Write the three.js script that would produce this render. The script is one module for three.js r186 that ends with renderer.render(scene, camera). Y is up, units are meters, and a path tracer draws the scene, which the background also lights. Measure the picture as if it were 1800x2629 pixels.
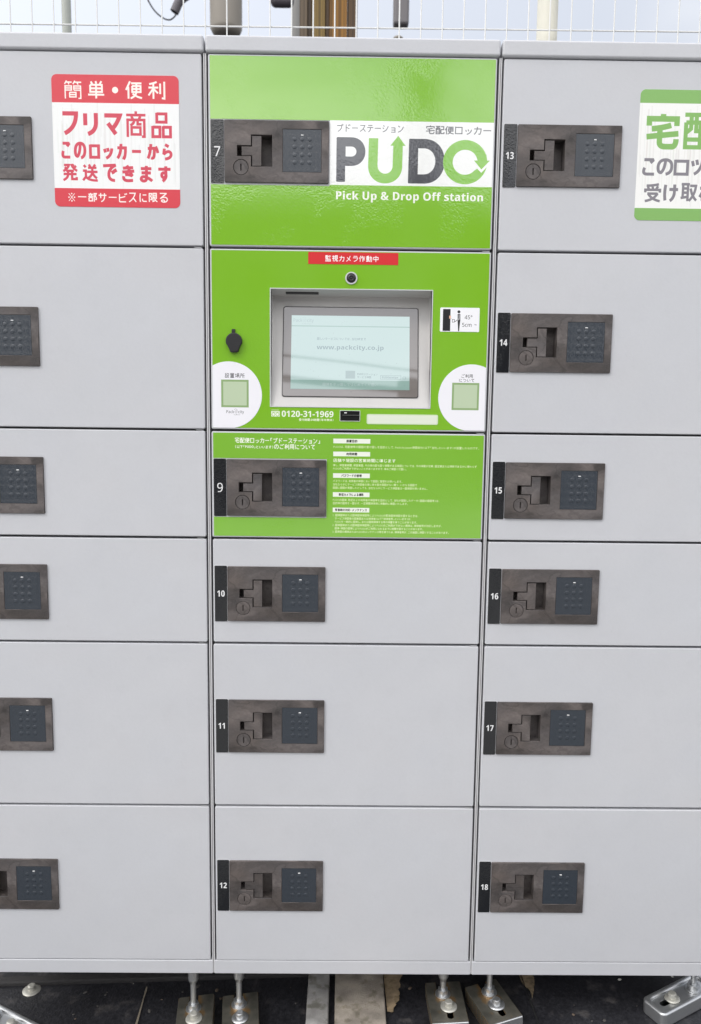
import * as THREE from 'three';
import { RoundedBoxGeometry } from 'three/addons/geometries/RoundedBoxGeometry.js';
import { mergeGeometries } from 'three/addons/utils/BufferGeometryUtils.js';

// ---------------------------------------------------------------- camera, sky, sun, exposure
const scene = new THREE.Scene();
const camera = new THREE.PerspectiveCamera(2 * Math.atan(1314.5 / 2000) * 180 / Math.PI, 701 / 1024, 0.05, 400);
camera.position.set(0.24216, 1.2249, 1.39565);
camera.rotation.set(-0.12042, -0.00909, 0.012, 'YXZ');
camera.focus = 1.42;
camera.userData.fStop = camera.getFocalLength() / 3.4;      // an opening of 3.4 mm
scene.add(camera);

const renderer = new THREE.WebGLRenderer({ antialias: true });
renderer.toneMapping = THREE.LinearToneMapping;
renderer.toneMappingExposure = 0.95;
renderer.shadowMap.enabled = true;

function rng(seed) { let a = seed >>> 0; return () => { a = (a + 0x6D2B79F5) | 0; let t = Math.imul(a ^ (a >>> 15), 1 | a); t = (t + Math.imul(t ^ (t >>> 7), 61 | t)) ^ t; return ((t ^ (t >>> 14)) >>> 0) / 4294967296; }; }
// value noise that repeats every `per` cells
const hash = (() => { const r = rng(7), t = new Float32Array(65536); for (let i = 0; i < 65536; i++) t[i] = r(); return (x, y, z) => t[((x * 7349 + y * 9151 + z * 3571) % 65536 + 65536) % 65536]; })();
function noise(x, y, per, z = 0) {
  const xi = Math.floor(x), yi = Math.floor(y), fx = x - xi, fy = y - yi, u = fx * fx * (3 - 2 * fx), v = fy * fy * (3 - 2 * fy);
  const m = (n) => ((n % per) + per) % per, a = m(xi), b = m(xi + 1), c = m(yi), d = m(yi + 1);
  return (hash(a, c, z) * (1 - u) + hash(b, c, z) * u) * (1 - v) + (hash(a, d, z) * (1 - u) + hash(b, d, z) * u) * v;
}
function fbm(x, y, per, oct, z = 0) { let s = 0, a = 0.5, n = 0; for (let i = 0; i < oct; i++) { s += a * noise(x, y, per, z + i * 13); n += a; a *= 0.5; x *= 2; y *= 2; per *= 2; } return s / n; }

const SUN = new THREE.Vector3(-0.6, 0.95, 0.58).normalize();
{ // thin bright overcast, brightest round the hidden sun, a little blue showing through
  const w = 1024, h = 512, data = new Float32Array(w * h * 4), az = new THREE.Vector2(SUN.x, SUN.z).normalize();
  for (let j = 0; j < h; j++) {
    const el = ((j + 0.5) / h - 0.5) * Math.PI, y = Math.sin(el), c = Math.cos(el);
    for (let i = 0; i < w; i++) {
      const a = ((i + 0.5) / w - 0.5) * 2 * Math.PI, x = Math.cos(a) * c, z = Math.sin(a) * c;
      const near = 0.5 + 0.5 * ((x * az.x + z * az.y) * 0.85 + y * 0.35);
      const px = 4 + x / (Math.max(y, 0) + 0.28) * 1.5, pz = 4 + z / (Math.max(y, 0) + 0.28) * 1.5;
      let cl = fbm(px, pz, 64, 5, 3); cl = THREE.MathUtils.smoothstep(cl, 0.38, 0.62);
      const L = (0.84 + 1.66 * Math.pow(near, 1.5)) * (0.86 + 0.25 * cl), away = 1 - near;
      const k = (j * w + i) * 4;
      data[k] = L * (0.94 + 0.09 * cl - 0.12 * away); data[k + 1] = L * (0.96 + 0.045 * cl - 0.065 * away); data[k + 2] = L * (1.02 - 0.045 * cl + 0.02 * away); data[k + 3] = 1;
      if (el < 0) { data[k] = data[k + 1] = data[k + 2] = 0.55; }
    }
  }
  const sky = new THREE.DataTexture(data, w, h, THREE.RGBAFormat, THREE.FloatType);
  sky.mapping = THREE.EquirectangularReflectionMapping; sky.magFilter = THREE.LinearFilter; sky.needsUpdate = true;
  scene.background = sky; scene.environment = sky;
}
const sun = new THREE.DirectionalLight(new THREE.Color(1, 0.96, 0.9), 0.9);
sun.position.copy(SUN).multiplyScalar(20); sun.target.position.set(0.25, 1, 0);
sun.castShadow = true; sun.shadow.radius = 26; sun.shadow.mapSize.set(2048, 2048);
Object.assign(sun.shadow.camera, { left: -14, right: 14, top: 14, bottom: -14, near: 1, far: 60 });
scene.add(sun, sun.target);

// ---------------------------------------------------------------- helpers
const names = {};
function numbered(n) { names[n] = (names[n] ?? -1) + 1; return names[n] ? n + '_' + String(names[n]).padStart(3, '0') : n; }
function mesh(name, geo, mat, parent, pos, rot) {
  const m = new THREE.Mesh(geo, mat); m.name = parent === scene ? numbered(name) : name;
  m.castShadow = m.receiveShadow = true;
  if (pos) m.position.set(...pos); if (rot) m.rotation.set(...rot);
  parent.add(m); return m;
}
function thing(name, label, category, pos = [0, 0, 0], turn = 0, group) {
  const g = new THREE.Group(); g.name = numbered(name); g.position.set(...pos); g.rotation.y = turn;
  g.userData = { label, category }; if (group) g.userData.group = group; scene.add(g); return g;
}
function structure(name, geo, mat, label) { const m = mesh(name, geo, mat, scene); m.userData = { kind: 'structure', label, category: name.replace(/_/g, ' ') }; return m; }
const std = (o) => new THREE.MeshStandardMaterial(o), phy = (o) => new THREE.MeshPhysicalMaterial(o);
const lin = (r, g, b) => new THREE.Color().setRGB(r, g, b);
const box = (w, h, d, x = 0, y = 0, z = 0) => new THREE.BoxGeometry(w, h, d).translate(x, y, z);
const rbox = (w, h, d, r, x = 0, y = 0, z = 0, seg = 2) => new RoundedBoxGeometry(w, h, d, seg, r).translate(x, y, z);
const cyl = (r, h, n = 16, r2 = r) => new THREE.CylinderGeometry(r2, r, h, n);
function rectShape(x0, y0, x1, y1, r = 0) {
  const s = new THREE.Shape();
  if (!r) { s.moveTo(x0, y0); s.lineTo(x1, y0); s.lineTo(x1, y1); s.lineTo(x0, y1); s.closePath(); return s; }
  s.moveTo(x0 + r, y0); s.lineTo(x1 - r, y0); s.absarc(x1 - r, y0 + r, r, -Math.PI / 2, 0); s.lineTo(x1, y1 - r); s.absarc(x1 - r, y1 - r, r, 0, Math.PI / 2);
  s.lineTo(x0 + r, y1); s.absarc(x0 + r, y1 - r, r, Math.PI / 2, Math.PI); s.lineTo(x0, y0 + r); s.absarc(x0 + r, y0 + r, r, Math.PI, Math.PI * 1.5); return s;
}
function polyShape(pts) { const s = new THREE.Shape(); pts.forEach(([x, y], i) => i ? s.lineTo(x, y) : s.moveTo(x, y)); s.closePath(); return s; }
// a slab whose front face is at z = front, bevelled
function slab(shape, thick, bevel, front, seg = 2) {
  const g = new THREE.ExtrudeGeometry(shape, { depth: thick - 2 * bevel, bevelEnabled: bevel > 0, bevelSize: bevel, bevelThickness: bevel, bevelOffset: -bevel, bevelSegments: seg, curveSegments: 10 });
  return g.translate(0, 0, front - thick + bevel);
}
function uvBox(geo, x0, y0, w, h) { const p = geo.attributes.position, uv = geo.attributes.uv; for (let i = 0; i < p.count; i++) uv.setXY(i, (p.getX(i) - x0) / w, (p.getY(i) - y0) / h); return geo; }
function dataTex(w, h, f, srgb = false) {
  const d = new Uint8Array(w * h * 4);
  for (let j = 0; j < h; j++) for (let i = 0; i < w; i++) { const c = f(i / w, j / h), k = (j * w + i) * 4; d[k] = Math.max(0, Math.min(255, c[0] * 255)); d[k + 1] = Math.max(0, Math.min(255, c[1] * 255)); d[k + 2] = Math.max(0, Math.min(255, c[2] * 255)); d[k + 3] = 255; }
  const t = new THREE.DataTexture(d, w, h); t.wrapS = t.wrapT = THREE.RepeatWrapping; t.magFilter = THREE.LinearFilter; if (srgb) t.colorSpace = THREE.SRGBColorSpace; t.needsUpdate = true; return t;
}
function rep(t, x, y = x) { const c = t.clone(); c.repeat.set(x, y); c.needsUpdate = true; return c; }

// ---------------------------------------------------------------- lettering: strokes on a 100 x 100 grid
// "x,y x,y" is a run of straight lines, a point after "q" bends the way to the next point, o = ring, d = dot
const GLYPHS = {
  'フ': '12,18 85,18 q84,72 22,94', 'リ': '22,10 22,60; 78,8 78,45 q78,85 35,96', 'マ': '10,20 90,20 q75,52 52,70; 28,50 68,92',
  'ロ': '15,18 85,18 85,90 15,90 15,10', 'ッ': '22,45 30,65; 48,40 55,60; 84,42 q80,82 35,96', 'カ': '12,32 86,32 q85,80 72,94 58,90; 46,8 q46,65 12,95',
  'ー': '8,50 92,50', 'サ': '8,32 92,32; 30,10 30,62; 70,10 70,45 q70,82 34,96', 'ビ': '20,12 20,80 q20,90 32,90 88,90; 20,50 q55,46 80,36; 76,8 82,22; 90,4 96,18',
  'ス': '16,18 80,18 q62,70 12,92; 56,56 90,92', 'プ': '10,24 78,24 q76,74 22,94; o88,14,9', 'ド': '32,8 32,96; 32,40 78,62; 64,12 72,28; 80,6 88,22',
  'テ': '20,16 80,16; 8,42 92,42; 54,42 q54,82 24,95', 'シ': '20,14 38,26; 12,42 30,54; 88,22 q72,78 14,92', 'ョ': '26,42 78,42 78,94 24,94; 28,68 78,68',
  'ン': '14,18 40,32; 88,26 q70,80 14,92', 'メ': '74,8 q62,68 14,94; 26,32 82,84', 'ラ': '20,14 80,14; 10,38 86,38 q82,80 26,95', 'パ': '34,20 q30,62 10,90; 56,18 q76,50 88,90; o86,12,9',
  'ワ': '14,50 14,18 86,18 q86,74 36,95', 'ナ': '8,36 92,36; 54,8 q56,72 20,96', 'デ': '18,18 66,18; 8,44 88,44; 50,44 q50,82 22,95; 76,6 82,20; 90,4 96,18', 'タ': '40,8 q30,40 10,56; 36,24 82,24 q74,76 22,96; 38,46 66,66',
  'こ': '22,18 76,18 58,34; 26,58 q10,92 45,90 82,90', 'の': '52,20 q48,70 28,84 q8,84 10,52 q14,16 54,16 q90,18 90,52 q90,86 56,92', 'か': '10,34 60,32 q66,32 62,72 q58,96 36,88; 36,8 q32,60 10,92; 74,22 q88,40 92,60',
  'ら': '36,8 66,20; 30,32 24,66 q50,46 70,50 q92,58 82,76 q72,92 34,94', 'で': '8,20 90,16 q44,32 44,64 q46,90 84,90; 66,42 76,58; 82,34 92,50', 'て': '8,20 90,16 q44,32 44,64 q46,90 84,90',
  'き': '18,22 80,18; 14,44 86,38; 42,6 74,66 q50,56 30,60; 22,68 q16,94 50,94 78,92', 'ま': '14,22 86,22; 18,46 82,46; 52,6 52,76 q50,94 30,92 q10,88 18,74 q28,62 60,74 q78,82 90,92',
  'す': '6,24 94,24; 60,6 60,56 q58,76 42,74 q26,68 32,52 q42,40 58,50 q70,74 36,96', 'に': '18,10 q10,50 18,94; 44,26 86,26; 42,62 q36,88 62,88 90,88',
  'る': '20,12 78,12 22,62 q56,38 78,54 q94,72 72,90 q46,98 34,84 q36,68 54,74 q60,80 62,90', 'ご': '18,22 70,22 56,34; 22,58 q8,92 42,90 82,90; 76,6 82,22; 90,2 96,18',
  'つ': '6,34 q60,10 86,40 q94,78 36,90', 'い': '14,20 q14,80 34,88 q40,84 44,70; 72,26 q88,50 90,74', 'と': '30,10 36,48; 82,28 q20,52 20,74 q24,92 84,90',
  'は': '16,10 q8,50 16,94; 40,28 92,28; 70,8 70,74 q66,94 50,90 q36,84 44,74 q56,66 92,88', 'し': '26,8 26,66 q28,92 56,90 q80,84 88,62', 'じ': '26,8 26,66 q28,92 56,90 q80,84 88,62; 56,14 62,30; 74,8 80,24',
  'が': '8,36 54,34 q60,34 56,72 q52,96 30,88; 32,12 q28,60 8,92; 66,30 q82,46 86,66; 74,6 80,20; 88,2 94,16', 'け': '16,10 q8,50 16,92; 40,34 94,34; 72,8 72,50 q70,80 46,94',
  'れ': '26,8 26,94; 8,28 40,26 8,74 q48,26 62,28 q72,32 66,66 q64,92 94,84', 'を': '16,22 82,20; 46,6 18,56 q50,30 60,60; 88,40 q30,54 32,78 q36,94 82,92', 'う': '32,10 68,18; 18,40 q60,26 78,44 q88,70 38,94',
  'も': '46,6 40,70 q40,94 64,92 q90,84 80,60; 16,30 70,30; 14,54 68,54', 'り': '26,10 q20,50 28,60; 72,10 q78,70 36,94', 'な': '10,26 56,24; 36,8 12,60; 72,28 92,42; 64,44 64,78 q60,94 40,90 q28,82 40,72 q56,66 88,90',
  'あ': '14,24 84,20; 42,6 44,84; 72,36 q52,86 24,86 q8,80 24,58 q64,32 86,58 q92,86 56,92', 'た': '8,26 60,24; 36,8 14,92; 54,46 90,44; 54,66 q50,90 92,86', 'よ': '52,8 52,76 q46,94 28,90 q14,80 30,72 q60,70 86,90; 52,32 82,30',
  'び': '10,24 40,22 q8,70 30,88 q64,94 60,24 q74,50 90,62; 80,8 86,20', 'お': '12,28 62,26; 36,8 36,80 q34,94 18,86 q10,70 36,58 q84,40 86,70 q84,90 58,92; 74,16 92,30', 'め': '24,18 54,80; 66,10 q50,80 24,86 q6,80 22,50 q60,20 86,48 q94,80 58,92',
  'ず': '6,28 94,28; 60,10 60,56 q58,76 42,74 q26,68 32,52 q42,40 58,50 q70,74 36,96; 76,4 80,16; 88,2 92,14', 'せ': '6,42 94,34; 72,10 72,64 56,62; 30,14 30,80 q32,92 84,90', 'ん': '46,8 10,92 q36,48 48,60 q52,92 66,90 q82,84 90,62',
  'く': '70,8 24,50 72,92', 'だ': '8,28 56,26; 34,10 14,92; 50,48 86,46; 50,66 q48,90 88,86; 74,8 80,22; 88,4 94,18', 'そ': '24,14 76,14 16,50 88,46 q40,60 50,88 72,92', 'ち': '12,26 86,24; 44,8 26,60 q60,36 82,58 q86,90 36,92',
  'わ': '26,8 26,94; 8,28 40,26 8,74 q50,30 80,44 q98,76 56,92', 'や': '12,44 q60,20 84,36 q90,60 58,58; 30,16 50,94; 54,10 62,24',
  '簡': '20,4 10,22; 16,12 46,12; 28,14 32,24; 62,4 52,22; 58,12 94,12; 72,14 78,24; 12,28 12,99; 12,32 44,32 44,54 12,54; 12,43 44,43; 56,54 56,32 90,32 90,97 78,97; 56,43 90,43; 56,54 90,54; 34,66 66,66 66,90 34,90 34,66; 34,78 66,78',
  '単': '22,6 30,20; 48,4 52,18; 80,4 70,20; 18,24 82,24 82,62 18,62 18,24; 18,43 82,43; 50,24 50,98; 6,77 94,77', '便': '30,6 6,52; 20,34 20,98; 36,16 96,16; 42,30 90,30 90,62 42,62 42,30; 42,46 90,46; 66,16 66,60 q64,84 32,96; 44,70 q64,88 98,94',
  '利': '50,8 q34,16 10,20; 6,38 58,38; 32,18 32,98; 32,42 6,80; 34,46 56,68; 68,16 68,72; 90,6 90,96 76,94', '商': '50,2 50,16; 6,16 94,16; 30,20 36,32; 70,20 64,32; 12,98 12,34 88,34 88,96 76,96; 42,36 q40,50 24,54; 58,36 58,50 76,50; 30,62 70,62 70,88 30,88 30,58',
  '品': '28,8 72,8 72,39 28,39 28,4; 8,58 42,58 42,94 8,94 8,54; 58,58 92,58 92,94 58,94 58,54', '発': '14,12 44,12 q36,34 8,46; 18,24 30,34; 58,6 q66,30 94,44; 74,8 64,18; 88,16 74,28; 26,44 74,44; 10,62 90,62; 38,44 38,62 q36,86 8,96; 62,44 62,90 90,90 90,78',
  '送': '12,10 24,22; 6,40 24,40 24,72 6,92; 24,72 q40,94 96,92; 44,6 52,20; 82,6 72,20; 38,24 90,24; 32,46 96,46; 64,24 64,46 q60,70 36,80; 66,50 q72,70 92,80', '一': '6,50 94,50',
  '部': '30,4 30,16; 6,18 56,18; 18,22 22,36; 44,22 38,36; 4,40 58,40; 12,54 48,54 48,90 12,90 12,54; 68,98 68,10 92,10 78,40 q98,56 90,74 78,74', '限': '12,98 12,10 38,10 26,40 q42,56 34,74 22,72; 50,8 86,8 86,46 50,46; 50,27 86,27; 50,8 50,92 70,84; 60,48 q70,84 96,94; 90,54 74,68',
  '宅': '50,0 50,14; 10,34 10,14 90,14 90,34; 74,32 q50,40 18,43; 4,66 96,56; 42,40 42,80 q42,94 58,94 80,94 q90,92 90,72', '配': '6,10 54,10; 10,30 50,30 50,94 10,94 10,30; 24,10 24,46 12,56; 38,10 38,52 48,52; 10,74 50,74; 60,12 92,12 92,46 62,46; 62,44 62,84 q62,92 72,92 94,92 96,74',
  '受': '84,6 q50,14 14,14; 22,20 28,32; 48,18 52,30; 80,16 70,32; 8,50 8,36 92,36 92,50; 20,56 78,56 q60,88 8,96; 26,58 q48,88 94,96', '取': '4,10 54,10; 14,10 14,78; 44,10 44,98; 14,32 44,32; 14,54 44,54; 2,82 50,74; 56,18 92,18 q86,70 52,96; 60,32 q72,76 98,94',
  '監': '10,8 46,8; 12,8 12,50 48,50; 12,22 44,22 44,36 12,36; 28,8 28,22; 66,6 56,30; 62,16 94,16; 68,30 82,38; 16,62 84,62 84,94; 16,62 16,94; 38,62 38,94; 62,62 62,94; 4,94 96,94', '視': '22,4 22,18; 6,22 40,22 6,58; 24,44 24,98; 28,48 40,60; 50,8 88,8 88,58 50,58 50,8; 50,24 88,24; 50,41 88,41; 60,60 q58,86 38,96; 74,58 74,92 94,92 96,78',
  '作': '28,6 4,50; 18,34 18,98; 52,6 34,44; 46,24 96,24; 60,24 60,98; 60,46 92,46; 60,68 92,68', '動': '48,6 12,14; 4,22 56,22; 12,32 48,32 48,58 12,58 12,32; 12,45 48,45; 30,12 30,88; 8,72 52,72; 4,92 56,86; 60,32 94,32 q94,86 86,94 74,92; 76,6 q78,72 54,96',
  '中': '14,26 86,26 86,62 14,62 14,22; 50,4 50,98', '設': '12,8 36,8; 4,22 42,22; 10,36 38,36; 10,50 38,50; 10,64 36,64 36,92 10,92 10,64; 56,30 44,38; 56,34 56,8 82,8 82,32 96,32; 48,50 86,50 q76,86 42,96; 54,54 q66,84 96,96',
  '置': '12,6 88,6 88,26 12,26 12,6; 37,6 37,26; 63,6 63,26; 14,38 90,38; 50,28 50,48; 32,50 80,50 80,84 32,84 32,50; 32,61 80,61; 32,72 80,72; 14,48 14,94 96,94', '場': '4,30 36,30; 20,8 20,76; 2,82 38,70; 50,6 86,6 86,40 50,40 50,6; 50,23 86,23; 38,52 98,52; 54,54 36,76; 48,64 92,64 92,94 80,94; 68,66 46,94',
  '所': '6,12 48,12; 12,28 44,28 44,52 12,52; 12,28 12,60 4,96; 92,8 60,16; 60,16 60,56 46,96; 60,44 98,44; 82,44 82,98', '用': '18,10 86,10 86,94 74,94; 18,6 18,60 6,96; 18,36 86,36; 18,62 86,62; 52,10 52,96',
  '付': '30,6 6,50; 20,34 20,98; 40,30 96,30; 78,6 78,94 64,92; 48,46 58,66', '時': '8,16 36,16 36,84 8,84 8,16; 8,50 36,50; 48,20 92,20; 70,4 70,38; 42,38 98,38; 42,60 98,60; 82,44 82,94 68,92; 50,68 60,80',
  '間': '10,8 42,8 42,40 10,40; 10,24 42,24; 10,8 10,98; 58,40 58,8 90,8 90,94 78,94; 58,24 90,24; 58,40 90,40; 32,54 68,54 68,88 32,88 32,54; 32,71 68,71', '年': '28,4 8,36; 22,20 90,20; 26,44 84,44; 26,44 26,68; 4,68 96,68; 56,20 56,98',
  '無': '26,4 8,28; 20,16 92,16; 14,38 92,38; 4,62 96,62; 26,16 26,62; 44,16 44,62; 62,16 62,62; 80,16 80,62; 14,72 8,94; 36,74 40,92; 60,74 66,92; 82,72 92,92', '休': '28,6 4,50; 18,34 18,98; 34,32 98,32; 66,6 66,98; 64,34 34,82; 68,34 98,82',
  '以': '16,10 18,76; 6,86 46,64; 44,14 54,32; 84,8 q82,70 40,96; 72,66 94,94', '下': '6,12 94,12; 48,12 48,98; 52,36 80,56', '目': '20,8 80,8 80,94 20,94 20,8; 20,36 80,36; 20,64 80,64', '的': '24,4 16,20; 8,22 42,22 42,90 8,90 8,22; 8,55 42,55; 64,6 50,40; 58,24 92,24 q92,86 84,94 70,92; 64,44 74,62',
  '管': '20,4 10,20; 16,12 44,12; 62,4 52,20; 58,12 92,12; 10,44 10,30 90,30 90,44; 28,44 74,44 74,60 28,60; 28,44 28,96 80,96 80,76 28,76', '理': '4,14 38,14; 4,44 38,44; 2,86 40,74; 20,14 20,80; 48,10 90,10 90,50 48,50 48,10; 48,30 90,30; 69,10 69,92; 46,70 92,70; 40,92 98,92',
  '防': '12,98 12,10 36,10 26,40 q42,56 34,74 22,72; 66,4 66,22; 42,24 98,24; 60,24 q60,76 40,96; 60,50 88,50 q88,88 80,94 68,92', '犯': '36,6 8,32; 14,10 q40,50 32,94 20,90; 32,46 6,76; 54,52 54,12 88,12 88,52 74,52; 54,48 54,86 q54,94 64,94 94,94 96,74',
  '撮': '4,26 36,26; 4,66 36,52; 20,6 20,94 8,90; 48,6 88,6 88,34 48,34 48,6; 48,20 88,20; 38,44 98,44; 46,44 46,90; 64,44 64,98; 46,60 64,60; 40,88 66,82; 70,56 94,56 68,96; 74,66 98,94', '影': '12,6 50,6 50,32 12,32 12,6; 12,19 50,19; 4,42 60,42; 14,52 48,52 48,68 14,68 14,52; 32,68 32,96; 16,78 8,92; 48,78 56,90; 90,6 66,26; 92,36 66,56; 96,66 60,96',
  '緊': '10,8 46,8; 12,8 12,44 48,44; 12,20 44,20 44,32 12,32; 56,10 90,10 56,44; 62,20 94,44; 40,50 24,62 60,62 26,78; 20,80 82,78; 50,80 50,98; 26,84 14,96; 74,84 88,96', '急': '36,4 12,28; 28,14 66,14 56,26; 18,28 82,28 82,60 18,60; 18,44 82,44; 14,72 8,92; 34,70 34,92 72,92 74,82; 50,66 58,78; 82,70 94,88',
  '対': '28,4 28,18; 4,20 52,20; 42,30 q32,76 6,94; 12,40 46,84; 52,36 98,36; 82,6 82,94 68,92; 60,50 68,68', '応': '52,2 52,14; 12,16 94,16; 12,16 12,60 4,96; 30,46 24,76; 44,36 44,88 80,88 82,74; 60,32 68,48; 82,42 94,66',
  '店': '52,2 52,14; 12,16 94,16; 12,16 12,60 4,96; 56,24 56,58; 56,38 92,38; 30,58 86,58 86,92 30,92 30,58', '舗': '30,4 4,36; 30,4 54,30; 16,34 44,34; 30,34 30,58; 8,46 52,46; 12,62 48,62 48,92 12,92 12,62; 58,22 98,22; 62,36 94,36 94,96; 62,36 62,96; 78,6 78,96; 62,54 94,54; 62,72 94,72',
  '施': '24,4 24,18; 4,20 46,20; 20,22 q20,76 4,96; 20,44 42,44 q42,90 36,94 28,92; 62,4 52,30; 58,18 98,18; 50,46 90,36 90,66; 72,30 72,76; 56,40 56,92 96,92 96,80', '営': '20,4 28,18; 46,2 50,16; 80,4 70,18; 8,34 8,22 92,22 92,34; 30,34 70,34 70,52 30,52 30,34; 20,64 80,64 80,94 20,94 20,64',
  '業': '36,4 36,24; 62,4 62,24; 16,8 24,22; 84,8 76,22; 6,26 94,26; 34,28 38,40; 66,28 60,40; 12,42 88,42; 20,54 80,54; 4,68 96,68; 50,42 50,98; 44,70 8,94; 56,70 92,94', '準': '8,10 20,20; 4,30 16,40; 18,48 6,66; 44,6 32,30; 40,18 94,18; 40,18 40,62 96,62; 40,32 90,32; 40,46 90,46; 66,18 66,62; 4,78 96,78; 50,64 50,98',
  '社': '22,4 22,18; 6,22 40,22 6,58; 24,44 24,98; 28,48 40,60; 48,40 94,40; 70,10 70,92; 44,92 98,92', '当': '50,4 50,36; 16,12 26,30; 84,12 74,30; 14,40 84,40 84,92 12,92; 18,66 84,66', '者': '10,20 70,20; 40,4 40,38; 4,38 96,38; 84,10 8,70; 32,56 80,56 80,94 32,94 32,56; 32,75 80,75', '会': '50,4 4,46; 50,4 96,46; 28,42 72,42; 8,60 92,60; 40,62 26,90 78,84; 64,72 86,96',
  '等': '20,4 10,18; 16,10 46,10; 62,4 52,18; 58,10 94,10; 16,28 84,28; 50,20 50,44; 4,44 96,44; 8,62 92,62; 68,50 68,94 54,94; 28,70 38,84', '定': '50,2 50,14; 10,32 10,16 90,16 90,32; 24,40 76,40; 50,40 50,88; 50,62 80,62; 28,56 8,94; 20,72 q40,96 96,94', '期': '4,18 50,18; 14,6 14,70; 40,6 40,70; 14,36 40,36; 14,52 40,52; 2,70 54,70; 18,76 6,94; 36,76 48,92; 62,8 90,8 90,94 80,94; 62,8 62,60 54,94; 62,34 90,34; 62,58 90,58',
  '「': '62,60 62,8 92,8', '」': '8,92 38,92 38,40', '（': '78,4 q48,50 78,96', '）': '22,4 q52,50 22,96', '、': '10,72 28,92', '。': 'o20,84,10', '・': 'd50,50,15', '※': '14,14 86,86; 86,14 14,86; d50,16,9; d50,84,9; d16,50,9; d84,50,9',
  '□': '10,8 90,8 90,92 10,92 10,8; 10,36 90,36; 10,64 90,64; 50,8 50,92', '▣': '24,4 6,40; 16,30 16,96; 36,14 94,14; 42,30 88,30 88,60 42,60 42,30; 34,74 96,74; 64,14 64,96',
};
const paths = {};
function glyph(ch) {
  if (paths[ch]) return paths[ch];
  const src = GLYPHS[ch] ?? GLYPHS[ch.charCodeAt(0) % 2 ? '□' : '▣'], out = [];
  let x0 = 1e9, x1 = -1e9, y0 = 1e9, y1 = -1e9;
  const see = (x, y) => { x0 = Math.min(x0, x); x1 = Math.max(x1, x); y0 = Math.min(y0, y); y1 = Math.max(y1, y); };
  for (const st of src.split(';')) {
    const run = [];
    for (const tok of st.trim().split(/\s+/)) {
      const k = /^[qod]/.test(tok) ? tok[0] : '', v = tok.slice(k ? 1 : 0).split(',').map(Number);
      const p = run[run.length - 1], pp = run[run.length - 2]; run.push([k, ...v]);
      if (p && p[0] === 'q') for (let t = 0.1; t < 1; t += 0.1) see((1 - t) * (1 - t) * pp[1] + 2 * t * (1 - t) * p[1] + t * t * v[0], (1 - t) * (1 - t) * pp[2] + 2 * t * (1 - t) * p[2] + t * t * v[1]);
      if (k === 'q') continue; if (k) { see(v[0] - v[2], v[1] - v[2]); see(v[0] + v[2], v[1] + v[2]); } else see(v[0], v[1]);
    }
    out.push(run);
  }
  return paths[ch] = { out, box: [x0, y0, x1, y1] };
}
// one Japanese character inside x0..x1, y0..y1 of the canvas; lw is the stroke's width in canvas pixels
function drawGlyph(c, ch, x0, y0, x1, y1, lw, ink = false) {
  const g = glyph(ch); let ax = (x1 - x0) / 100, ay = (y1 - y0) / 100, bx = x0, by = y0;
  if (ink) {   // fit the ink itself to the box
    const [gx0, gy0, gx1, gy1] = g.box, h = lw / 2;
    if (gx1 - gx0 > 12) { ax = (x1 - x0 - lw) / (gx1 - gx0); bx = x0 + h - gx0 * ax; }
    if (gy1 - gy0 > 12) { ay = (y1 - y0 - lw) / (gy1 - gy0); by = y0 + h - gy0 * ay; }
  }
  c.lineWidth = lw; c.lineCap = 'butt'; c.lineJoin = 'miter'; c.miterLimit = 1.9;
  for (const run of g.out) {
    if (run[0][0] === 'd' || run[0][0] === 'o') {
      c.beginPath(); c.ellipse(bx + run[0][1] * ax, by + run[0][2] * ay, run[0][3] * ax, run[0][3] * ax, 0, 0, 7);
      if (run[0][0] === 'd') c.fill(); else { c.lineWidth = lw * 0.7; c.stroke(); c.lineWidth = lw; } continue;
    }
    c.beginPath();
    for (let i = 0; i < run.length; i++) {
      const [k, x, y] = run[i], X = bx + x * ax, Y = by + y * ay;
      if (!i) c.moveTo(X, Y);
      else if (k === 'q') { i++; c.quadraticCurveTo(X, Y, bx + run[i][1] * ax, by + run[i][2] * ay); }
      else c.lineTo(X, Y);
    }
    c.stroke();
  }
}
const isLatin = (ch) => ch.charCodeAt(0) < 0x250;
function lineWidthOf(c, s, size, cell, bold) { c.font = (bold ? 'bold ' : '') + size + 'px sans-serif'; let w = 0; for (const ch of s) w += isLatin(ch) ? c.measureText(ch).width : /[（）「」、。・]/.test(ch) ? cell * 0.6 : cell; return w; }
// a mixed line starting at x with its middle at y, squeezed to `fit` pixels if given
function writeLine(c, s, x, y, size, lw, { fit = 0, bold = true, center = false } = {}) {
  const w = lineWidthOf(c, s, size, size, bold), k = fit ? fit / w : 1;
  if (center) x -= w * k / 2;
  for (const ch of s) {
    if (isLatin(ch)) { c.font = (bold ? 'bold ' : '') + size + 'px sans-serif'; const m = c.measureText(ch).width; c.save(); c.translate(x, y + size * 0.37); c.scale(k, 1); c.fillText(ch, 0, 0); c.restore(); x += m * k; }
    else { const half = /[（）「」、。・]/.test(ch), cw = (half ? size * 0.6 : size) * k, off = half ? (/[（「]/.test(ch) ? -size * 0.4 * k : ch === '・' ? -size * 0.2 * k : 0) : 0; drawGlyph(c, ch, x + off + size * 0.03, y - size * 0.47, x + off + size * k * 0.97, y + size * 0.47, lw); x += cw; }
  }
}
function canvas(w, h, draw) {
  const cv = document.createElement('canvas'); cv.width = w; cv.height = h; const c = cv.getContext('2d'); draw(c, w, h);
  const t = new THREE.CanvasTexture(cv); t.colorSpace = THREE.SRGBColorSpace; t.anisotropy = 8; return t;
}
const setInk = (c, col) => { c.fillStyle = col; c.strokeStyle = col; };

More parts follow.
